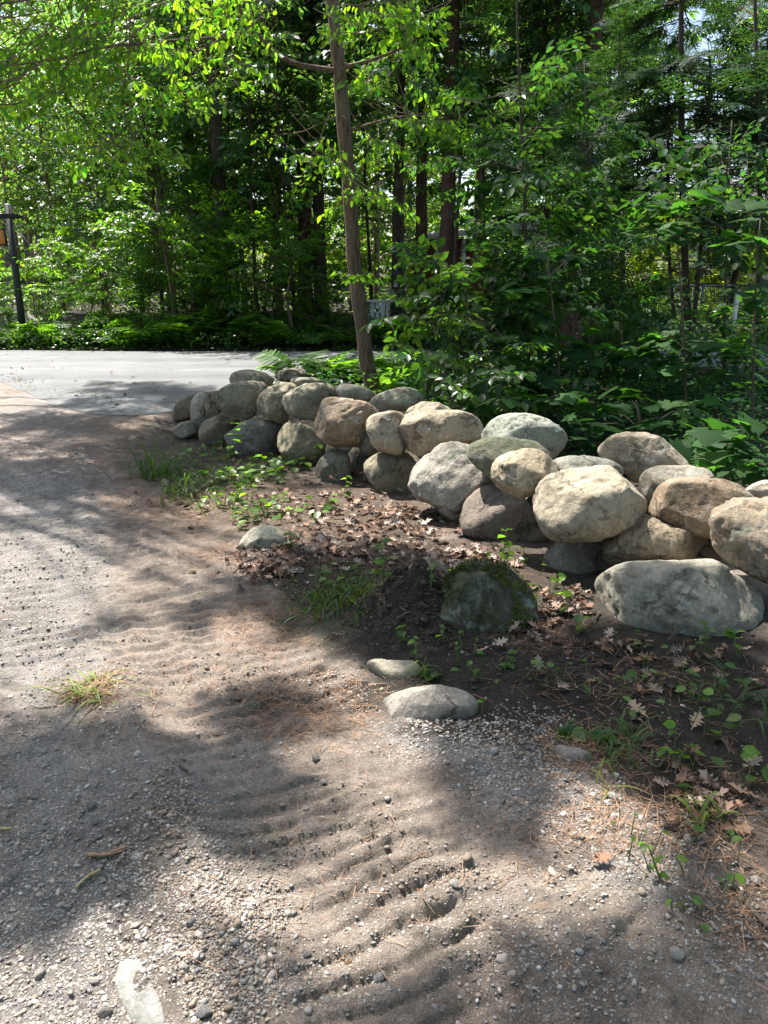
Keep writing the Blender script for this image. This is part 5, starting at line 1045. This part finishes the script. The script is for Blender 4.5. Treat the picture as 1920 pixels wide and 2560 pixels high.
for a in [(1240, 1425, .27, 9, .085, 'slim seedling with pale green leaves before the dark wedge boulder'), (960, 1540, .22, 9, .07, 'leafy weed climbing beside the dug soil heap'), (905, 1505, .16, 8, .06, 'bushy weed left of the dug soil heap'), (570, 1175, .42, 9, .09, 'tall spindly weed in front of the blue-grey boulder'),
          (1655, 2215, .10, 5, .05, 'small two-tiered seedling on the gravel at right'), (1110, 1620, .10, 5, .05, 'seedling sprouting below the dug soil heap'), (1075, 1560, .12, 6, .055, 'ivy-like sprig on the dug soil heap'), (1130, 1530, .10, 6, .05, 'sprig rooted on the mossy boulder flank'), (1045, 1665, .12, 6, .045, 'sprig growing behind the cream stone'),
          (790, 1165, .20, 7, .09, 'glossy-leaved weed under the round brown boulder'), (850, 1245, .18, 6, .07, 'weed in the dark gap under the wall'), (1090, 1290, .18, 6, .08, 'weed leaning on the tall faceted boulder'), (1760, 1640, .16, 8, .07, 'leafy weed at the foot of the largest boulder'), (1850, 1650, .14, 7, .07, 'weed at the largest boulder near the frame edge'),
          (1000, 1620, .09, 5, .045, 'tiny sprig left of the grey-tan leaf'), (725, 1380, .12, 6, .06, 'weed growing against the curved stone')]:
    weed(*a, grp='single weeds before the wall')
for px, py, h, n, L, lab in [(640, 1195, .42, 46, .085, 'patch of broad green weeds at the foot of the olive-brown boulder'), (720, 1165, .36, 36, .085, 'sunlit patch of broad weeds before the low dark boulder'), (560, 1210, .40, 40, .075, 'patch of weeds between the grass tuft and the wall'), (690, 1290, .36, 42, .075, 'bright patch of weeds above the curved stone'), (590, 1260, .34, 36, .07, 'patch of weeds beside the driveway edge'), (450, 1200, .25, 16, .06, 'thin patch of weeds left of the grass tuft'), (510, 1140, .4, 28, .07, 'shaded weeds before the far end of the wall'),
    (850, 1480, .24, 18, .06, 'low weeds left of the mossy boulder'), (1010, 1465, .2, 8, .05, 'sparse weeds behind the mossy boulder'), (1180, 1660, .2, 12, .05, 'low weeds around the grey-tan leaf'), (1290, 1410, .2, 12, .075, 'weeds beside the slim seedling'), (1370, 1475, .13, 8, .09, 'bright broad-leaved weed between mossy and largest boulders'), (1445, 1560, .07, 4, .08, 'round green leaf left of the largest boulder'), (1380, 1705, .1, 6, .06, 'low weed right of the upright oak leaf'), (1490, 1735, .16, 7, .055, 'low sprigs on the dark soil'),
    (1600, 1720, .18, 8, .055, 'low sprigs on the dark soil under the largest boulder'), (1740, 1720, .2, 12, .06, 'green leaves on shaded soil at right'), (1820, 1780, .2, 12, .07, 'broad leaves lying on shaded soil near the frame edge'), (1770, 1845, .09, 4, .09, 'round-leaved weed on the soil at right'), (1620, 1860, .12, 6, .07, 'heart-leaved weed right of the plantain clump'), (1700, 1930, .10, 6, .08, 'large floppy-leaved weed in the needles at right'), (1780, 1960, .1, 5, .08, 'heart-shaped leaves right of the floppy weed'), (1185, 1780, .05, 3, .07, 'pair of bright round leaves by the pale half-buried stone'), (1240, 1700, .1, 6, .06, 'weed above the pale half-buried stone'),
    (1560, 2120, .16, 6, .03, 'yellow-green sprigs in the sunlit gravel'), (1840, 2180, .2, 10, .05, 'weeds at the right frame edge'), (1760, 2290, .2, 6, .05, 'sparse leaves at the shaded right edge'), (1900, 1950, .1, 5, .12, 'pale long leaves at the right frame edge'), (1640, 1640, .2, 7, .06, 'leaves creeping below the largest boulder')]:
    weed(px, py, h, n, L, lab, 'patch', SEED, 'weed patches before the wall', 'weed_patch', 'weeds')
for px, py, n, L, lab in [(1430, 1840, 8, .09, 'plantain rosette left in the clump above the purplish stone'), (1500, 1850, 8, .085, 'plantain rosette right in the clump above the purplish stone'), (1270, 1670, 5, .06, 'small rosette on the shaded soil'), (1080, 1700, 6, .08, 'rosette beside the cream stone')]:
    weed(px, py, 0, n, L, lab, 'rosette', PLT, 'plantain rosettes', 'plantain', 'plant')
# grass
M_GRASS = leafmat('grass_blade', (2.0, 1.8, .5), .45, .5, .4)
def blades(name, px, py, n, L, spread, base, up, lab, seed, cat='grass', grp=None):
    r = np.random.default_rng(seed); p = gp(px, py); o = thing(name, (p[0], p[1], float(gh(p[0], p[1]))), lab, cat, grp); mb = MB()
    for k in range(n):
        s = np.append(r.normal(0, spread, 2), 0); az = r.uniform(0, 6.28); l = L*r.uniform(.5, 1.2); u = up*r.uniform(.5, 1.3)
        d = np.array([math.cos(az), math.sin(az), 0]); P = curve_pts(np.array([s, s+d*l*.35+[0, 0, l*u*.5], s+d*l*.7+[0, 0, l*u*.55], s+d*l+[0, 0, max(l*u*.2, .006)]]), 7)
        sd = np.array([-d[1], d[0], 0]); w = np.array([.8, 1, 1, .9, .7, .4, .05])*r.uniform(.003, .006)*(1 if L < .3 else 1.3)
        V = np.concatenate([P+sd*w[:, None], P-sd*w[:, None]]); i = np.arange(6); mb.add(V, np.stack([i, i+1, i+8, i+7], -1), None, np.array(base)*r.uniform(.6, 1.4))
    obj('blades', mb.mesh('blades', M_GRASS), o); return o
blades('pulled_grass', 235, 1745, 46, .17, .05, (.17, .22, .05), .35, 'clump of pulled pale green grass lying on the sunlit driveway', 901, 'grass clump')
blades('grass_tuft', 395, 1190, 60, .36, .11, (.06, .13, .025), 1.3, 'tuft of tall grass at the driveway edge before the wall', 902, 'grass tuft')
blades('grass_tuft', 460, 1240, 40, .22, .10, (.07, .14, .03), 1.1, 'short grass right below the tall tuft', 903, 'grass tuft')
blades('grass_tuft', 870, 1530, 50, .18, .12, (.05, .10, .025), .6, 'thin grass left of the dug soil heap', 904, 'grass tuft')
blades('grass_tuft', 1540, 1870, 36, .14, .06, (.06, .12, .03), .8, 'fine grass beside the plantain clump', 905, 'grass tuft')
blades('grass_tuft', 1745, 2050, 12, .11, .03, (.12, .17, .035), 1.0, 'bright grass blades on the needle patch', 906, 'grass tuft')
blades('grass_tuft', 1065, 1690, 12, .10, .02, (.10, .15, .035), 1.2, 'small grass sprig behind the pale half-buried stone', 907, 'grass tuft')
blades('grass_tuft', 1510, 1975, 6, .12, .02, (.2, .2, .05), .5, 'yellowing arched grass over the gravel', 908, 'grass tuft')
blades('grass_tuft', 1880, 1760, 40, .16, .12, (.05, .10, .03), .6, 'thin grass on the shaded soil near the right edge', 909, 'grass tuft')
# fine grass on the verge by the driveway mouth
r = np.random.default_rng(911); n = 1500; px = np.concatenate([r.uniform(40, 330, 500), r.uniform(400, 640, 700), r.uniform(780, 930, 300)]); py = np.concatenate([960+.22*(px[:500]-40)+r.normal(0, 10, 500), r.normal(1190, 45, 700), r.normal(1510, 30, 300)])
gq = np.array([gp(a, b)[:2] for a, b in zip(px, py)]); a = r.uniform(0, 6.28, n)
obj('verge_grass', leaf_mesh('verge_grass', np.column_stack([gq, gh(gq[:, 0], gq[:, 1])]), np.stack([np.cos(a)*.6, np.sin(a)*.6, r.uniform(.3, 1.1, n)], -1), np.stack([np.cos(a), np.sin(a), 0*a], -1)+r.normal(0, .3, (n, 3)), r.uniform(.03, .10, n), .10, vary(n, (.08, .13, .03), r), 'strip', M_GRASS), label='short thin grass along the driveway verge', kind='stuff')
# moss cushions on the mossy boulder
r = np.random.default_rng(921); C, Wd = ROCKS[[i for i, q in enumerate(ROCKS) if q[0][1] == 3.42][-1]]
me0 = MOSS_ROCK.data; nv = len(me0.vertices); co = np.zeros(nv*3); me0.vertices.foreach_get('co', co); co = co.reshape(-1, 3); no = np.zeros(nv*3); me0.vertices.foreach_get('normal', no); no = no.reshape(-1, 3)
u, v = proj(*(co+np.array(MOSS_ROCK.location)).T); w = f3(co*9, 77, 4)
k = np.where((no[:, 2] > -.1) & (no[:, 1] < .6) & (((np.hypot((u-1270)/75, (v-1490)/80) < 1) & (w > .53)) | ((no[:, 2] > .45) & (w > .55))))[0]
k = r.choice(k, 5200); P = co[k]+r.normal(0, .007, (len(k), 3))+no[k]*(.006*(w[k]-.5)/.2+r.uniform(-.004, .002, len(k)))[:, None]; D = no[k]+r.normal(0, .7, (len(k), 3))
br = (np.hypot((u[k]-1275)/75, (v[k]-1500)/80) < 1)[:, None]
obj('moss', leaf_mesh('moss', P, D, r.normal(0, 1, (len(k), 3)), r.uniform(.006, .016, len(k)), .5, np.where(br, np.array([.10, .135, .03]), np.array([.035, .045, .016]))*r.uniform(.6, 1.4, (len(k), 1)), 'diamond', M_LEAF_DK), MOSS_ROCK)
r = np.random.default_rng(931); n = 420; x = r.uniform(-9, 2, n); t_ = r.uniform(0, 1, n)**1.6; y = np.where(r.uniform(0, 1, n) < .5, ROAD_FAR(x)-.05-t_*1.2, road_near(x)+.1+t_*2.5); a = r.uniform(0, 6.28, n)
obj('road_litter', leaf_mesh('road_litter', np.column_stack([x, y, np.full(n, ROADZ+.036)]), np.stack([np.cos(a), np.sin(a), r.normal(0, .15, n)], -1), np.array([0, 0, 1.0])+r.normal(0, .3, (n, 3)), r.uniform(.03, .09, n), .6, np.array([.09, .07, .05])*r.uniform(.5, 1.8, (n, 1)), 'ovate', M_DEAD), label='scattered leaf bits along the road edges', kind='stuff')
# sticks
def stick(name, pts, rad, lab, m, seed, forks=()):
    r = np.random.default_rng(seed); Q = np.array([gp(a, b) for a, b in pts]); Q[:, 2] = gh(Q[:, 0], Q[:, 1])+rad*1.2+.004; mb = MB(); C = curve_pts(Q, 16)-Q[0]
    mb.tube(C, rad*(1+.2*np.sin(np.arange(16)*1.9)), 8)
    for pf in forks:
        F_ = np.array([gp(a, b) for a, b in pf]); F_[:, 2] = gh(F_[:, 0], F_[:, 1])+rad*1.6+.004; mb.tube(curve_pts(F_, 8)-Q[0], np.linspace(rad*.8, rad*.4, 8), 7)
    obj(name, mb.mesh(name, m, True), None, Q[0], lab, 'stick')
M_WOOD = plain('broken_wood', (.30, .185, .11), .8, .4, 60); M_STRAW = plain('straw', (.42, .33, .16), .7, .2, 60)
stick('broken_stick', [(216, 2146), (260, 2148), (318, 2136)], .0055, 'short reddish broken stick lying on shaded gravel', M_WOOD, 1, [[(222, 2155), (270, 2150), (312, 2149)]])
stick('straw', [(190, 2228), (220, 2205), (252, 2184)], .004, 'bent yellow straw below the broken stick', M_STRAW, 2)
stick('straw', [(0, 2072), (30, 2076)], .004, 'pale straw cut by the left frame edge', M_STRAW, 3)
stick('twig', [(450, 1942), (472, 1952)], .004, 'tiny dark twig on the smooth dirt', M_TWIG, 4)
stick('twig', [(1440, 1590), (1480, 1560), (1500, 1530)], .004, 'thin twig left of the largest boulder', M_TWIG, 5)
stick('twig', [(1850, 2250), (1890, 2300), (1920, 2330)], .006, 'brown twig at the right frame edge', M_TWIG, 6)
stick('twig', [(1600, 1900), (1640, 1930), (1660, 1910)], .004, 'arched twig beside the floppy weed', M_TWIG, 7)
stick('twig', [(680, 1450), (640, 1432), (615, 1440)], .008, 'dark root piece by the curved stone', M_TWIG, 8, [[(650, 1440), (690, 1400), (705, 1375)]])
# ------------------------------------------------------------------ sign, shed, railing and house beyond the road
M_POST = plain('charcoal_painted_wood', (.022, .024, .027), .7, .3, 14)
M_ORANGE = plain('orange_sign_paint', (.78, .30, .07), .6, .15, 10); M_INK = plain('dark_sign_paint', (.03, .018, .012), .6)
SY = 18.6
b = at(58, 832, SY); zb = float(gh(b[0], b[1])); top = at(19, 512, SY)
sg = thing('sign_post', (b[0], b[1], zb-.05), 'dark wooden sign post with a cross arm beyond the road', 'sign post')
w = .06; mb = MB(); tp_ = top-np.array([b[0], b[1], zb-.05]); tp_[1] = 0
def beam(mb, A, B, hw, hd):
    A = np.array(A, float); B = np.array(B, float); T = unit(B-A); S = unit(np.cross(T, [0, 1.0, 0])); U = np.array([0, 1.0, 0])
    V = [P+S*a*hw+U*c*hd for P in (A, B) for a, c in ((-1, -1), (1, -1), (1, 1), (-1, 1))]
    mb.add(V, [(0,1,2,3),(7,6,5,4),(0,4,5,1),(1,5,6,2),(2,6,7,3),(3,7,4,0)])
beam(mb, (0, 0, 0), tp_, w, w)
ax = unit(tp_); pk = tp_+ax*.04; V = [tp_+np.array([x, y, 0]) for x, y in ((-w, -w), (w, -w), (w, w), (-w, w))]+[pk]; mb.add(np.array(V)+ax*.001, None, [(0,1,4),(1,2,4),(2,3,4),(3,0,4)])
obj('post', mb.mesh('post', M_POST), sg)
arm_r = at(46, 541, SY)-np.array(sg.location); arm_r[1] = 0; arm_l = arm_r+np.array([-1.9, 0, .02]); mb = MB()
beam(mb, arm_l, arm_r, .055, .05); tip = arm_r+np.array([.1, 0, -.01]); mb.add([arm_r+[0, -.05, .055], arm_r+[0, .05, .055], arm_r+[0, .05, -.055], arm_r+[0, -.05, -.055], tip], None, [(0,1,4),(1,2,4),(2,3,4),(3,0,4)])
a_ = obj('cross_arm', mb.mesh('cross_arm', M_POST), sg); a_.location = (0, -.02, 0)
# the board hangs from the arm
q0 = at(17, 612, SY); q1 = at(15, 574, SY); bw = 1.35; bh = q1[2]-q0[2]
bd = thing('hanging_sign', (q0[0]-bw/2, SY-.02, q0[2]), 'orange sign board with dark lettering hanging from the cross arm', 'sign')
def rbox(name, lo, hi, m, parent):
    mb = MB(); mb.box(lo, hi); return obj(name, mb.mesh(name, m), parent)
rbox('board', (-bw/2, -.02, 0), (bw/2, .02, bh), M_ORANGE, bd)
for nm, lo, hi in (('border', (-bw/2-.02, -.028, -.02), (bw/2+.02, .028, .012)), ('border', (-bw/2-.02, -.028, bh-.012), (bw/2+.02, .028, bh+.02)), ('border', (bw/2-.012, -.027, .012), (bw/2+.02, .027, bh-.012)), ('border', (-bw/2-.02, -.027, .012), (-bw/2+.012, .027, bh-.012))): rbox(nm, lo, hi, M_INK, bd)
th = np.linspace(-1.25, 1.1, 12); rr = bh*.42; mb = MB(); cx = bw/2-.30; cz = bh*.58
pa = np.stack([cx+np.cos(th)*rr*.55, 0*th-.0215, cz+np.sin(th)*rr], -1); pb = np.stack([cx+np.cos(th)*rr*.30, 0*th-.0215, cz+np.sin(th)*rr*.86], -1)
V = np.concatenate([pa, pb, pa+[0, -.004, 0], pb+[0, -.004, 0]]); i = np.arange(11)
mb.add(V, np.concatenate([np.stack([i+24, i+25, i+37, i+36], -1), np.stack([i, i+24, i+25, i+1][:4], -1)[:, [0, 1, 2, 3]]]))
obj('lettering', mb.mesh('lettering', M_INK), bd, label='curved end stroke of a dark letter')
for x in (-bw*.35, bw*.35):
    mb = MB(); mb.tube(np.array([[x, 0, bh+.02], [x, 0, bh+.12], [x, 0, arm_r[2]+sg.location[2]-q0[2]-.05]]), .008, 6); obj('hook', mb.mesh('hook', M_POST), bd)
# gravel heap across the road on the far left
V0, F = ico(4); d = V0.copy(); d[:, 2] = np.maximum(d[:, 2], -.05); d = d*np.array([2.6, 1.7, .9])*(1+.25*(f3(V0*3, 1001, 4)-.5)[:, None])
mh = at(-150, 790, 21.3); zz = float(gh(mh[0], mh[1]))
c = np.array([.36, .35, .34])*(.6+.8*f3(V0*30, 1002, 2)[:, None])
obj('gravel_heap', mesh('gravel_heap', d, [F], M_PEB, c, True), None, (mh[0], mh[1], zz-.1), 'heap of grey gravel across the road at the left edge', 'heap')
# red shed with white fascia
M_RED = plain('red_board', (.17, .035, .025), .8, .3, 9); M_WHITE = plain('white_trim', (.78, .78, .76), .6, .1, 8); M_SHROOF = plain('shed_roofing', (.30, .29, .28), .8, .2, 12)
A = at(1052, 760, 23.5); gz_ = float(gh(A[0]+1.5, 24)); ev = at(1045, 588, 23.3)[2]
sh = thing('red_shed', (A[0]+1.9, 25.0, gz_-.1), 'dark red shed with a white roof edge half hidden by leaves', 'shed', rz=math.radians(14))
hh = ev-gz_+.1; Wx, Wy = 1.9, 1.5
for k in range(13):
    x0 = -Wx+k*2*Wx/13; rbox('plank', (x0+.006, -Wy, 0), (x0+2*Wx/13-.006, -Wy+.025, hh-.1), M_RED, sh)
for k in range(10):
    y0 = -Wy+.03+k*(2*Wy-.06)/10; rbox('plank', (-Wx, y0+.006, 0), (-Wx+.025, y0+(2*Wy-.06)/10-.006, hh-.1), M_RED, sh)
rbox('wall', (-Wx+.03, -Wy+.03, 0), (Wx, Wy, hh-.12), M_RED, sh)
rbox('corner_trim', (-Wx-.03, -Wy-.03, 0), (-Wx+.06, -Wy-.002, hh-.1), M_WHITE, sh)
rbox('window_trim', (-Wx+.75, -Wy-.03, hh-1.35), (-Wx+.87, -Wy-.002, hh-.12), M_WHITE, sh)
mb = MB(); mb.add([(-Wx-.4, -Wy-.4, hh-.1), (Wx+.4, -Wy-.4, hh+.42), (Wx+.4, Wy+.4, hh+.42), (-Wx-.4, Wy+.4, hh-.1), (-Wx-.4, -Wy-.4, hh-.02), (Wx+.4, -Wy-.4, hh+.5), (Wx+.4, Wy+.4, hh+.5), (-Wx-.4, Wy+.4, hh-.02)], [(3,2,1,0),(4,5,6,7),(0,1,5,4),(1,2,6,5),(2,3,7,6),(3,0,4,7)])
ro = obj('roof', mb.mesh('roof', M_SHROOF), sh)
mb = MB(); mb.add([(-Wx-.42, -Wy-.44, hh-.16), (Wx+.42, -Wy-.44, hh+.36), (Wx+.42, -Wy-.405, hh+.36), (-Wx-.42, -Wy-.405, hh-.16), (-Wx-.42, -Wy-.44, hh+.02), (Wx+.42, -Wy-.44, hh+.54), (Wx+.42, -Wy-.405, hh+.54), (-Wx-.42, -Wy-.405, hh+.02)], [(3,2,1,0),(4,5,6,7),(0,1,5,4),(1,2,6,5),(2,3,7,6),(3,0,4,7)])
obj('fascia', mb.mesh('fascia', M_WHITE), ro)
# white slatted crate right of the leaning tree
A = at(950, 765, 20.2); zz = float(gh(A[0], A[1])); cr = thing('white_slatted_stand', (A[0], A[1], zz), 'white slatted stand between the leaning tree and the shed', 'stand', rz=.3)
for k in range(4): rbox('slat', (-.26+k*.14, -.02, .12), (-.16+k*.14, .0, .78), M_WHITE, cr)
rbox('top_board', (-.36, -.06, .78), (.34, .26, .83), M_WHITE, cr)
for x in (-.27, .22):
    for y in (.002, .2): rbox('leg', (x, y, -.02), (x+.05, y+.05, .78), M_WHITE, cr)
# metal railing and house at the far right
M_MET = plain('railing_metal', (.10, .13, .125), .5, .2, 10, metal=.3); M_HOUSE = plain('pale_siding', (.55, .53, .48), .8, .1, 5); M_RROOF = plain('grey_shingle', (.20, .19, .18), .9, .3, 12)
A = at(1640, 712, 22); B = at(1990, 712, 22.6); g0 = float(gh(A[0], A[1])); L = B[0]-A[0]
rl = thing('metal_railing', (A[0], 22.0, g0), 'thin metal railing with upright bars behind the slim stems', 'railing', rz=math.atan2(.6, L))
hr = A[2]-g0
rbox('top_rail', (0, -.02, hr-.05), (L, .02, hr), M_MET, rl); rbox('bottom_rail', (0, -.015, hr-1.05), (L, .015, hr-1.01), M_MET, rl)
mbx = MB(); mbx.box((-.009, -.009, hr-1.01), (.009, .009, hr-.05)); bm_ = mbx.mesh('baluster', M_MET)
for k in range(1, int(L/.14)): obj('baluster', bm_, rl, (k*.14, 0, 0))
for x in (0, L/3, 2*L/3, L): rbox('post', (x-.03, -.035, 0), (x+.03, .035, hr+.05), M_MET, rl)
A = at(1885, 845, 17.2); zz = float(gh(A[0], 17.2+.8)); wp = thing('white_marker_post', (A[0], 18.3, zz), 'white marker post beside the road at the right edge', 'post')
mb = MB(); mb.tube(np.array([[0, 0, -.1], [0, 0, .8], [.01, 0, 1.15]]), [.055, .05, .05], 8); obj('shaft', mb.mesh('shaft', M_WHITE), wp)
mb = MB(); mb.tube(np.array([[.01, 0, 1.14], [.01, 0, 1.22]]), [.06, .03], 8); obj('cap', mb.mesh('cap', M_WHITE), wp)
A = at(2060, 760, 30); zz = float(gh(A[0], 31)); hs = thing('pale_house', (A[0], 32, zz-.2), 'pale house with a grey eave at the far right edge', 'house')
rbox('wall', (-3.6, -3, 0), (4, 3, 2.7), M_HOUSE, hs)
mb = MB(); mb.add([(-4.3, -3.6, 2.55), (4.6, -3.6, 2.55), (4.6, 0, 4.6), (-4.3, 0, 4.6), (4.6, 3.6, 2.55), (-4.3, 3.6, 2.55), (-4.3, -3.6, 2.75), (4.6, -3.6, 2.75), (4.6, 0, 4.8), (-4.3, 0, 4.8), (4.6, 3.6, 2.75), (-4.3, 3.6, 2.75)],
    [(0,1,2,3),(3,2,4,5),(6,9,8,7),(9,11,10,8),(0,6,7,1),(5,4,10,11),(0,3,9,6),(3,5,11,9),(1,7,8,2),(2,8,10,4)])
obj('roof', mb.mesh('roof', M_RROOF), hs); w_ = rbox('window', (-2.6, -3.05, 1.0), (-1.6, -3.0, 2.1), M_WHITE, hs); rbox('pane', (-2.5, -3.07, 1.1), (-1.7, -3.05, 2.0), plain('window_glass', (.03, .04, .05), .1), w_)
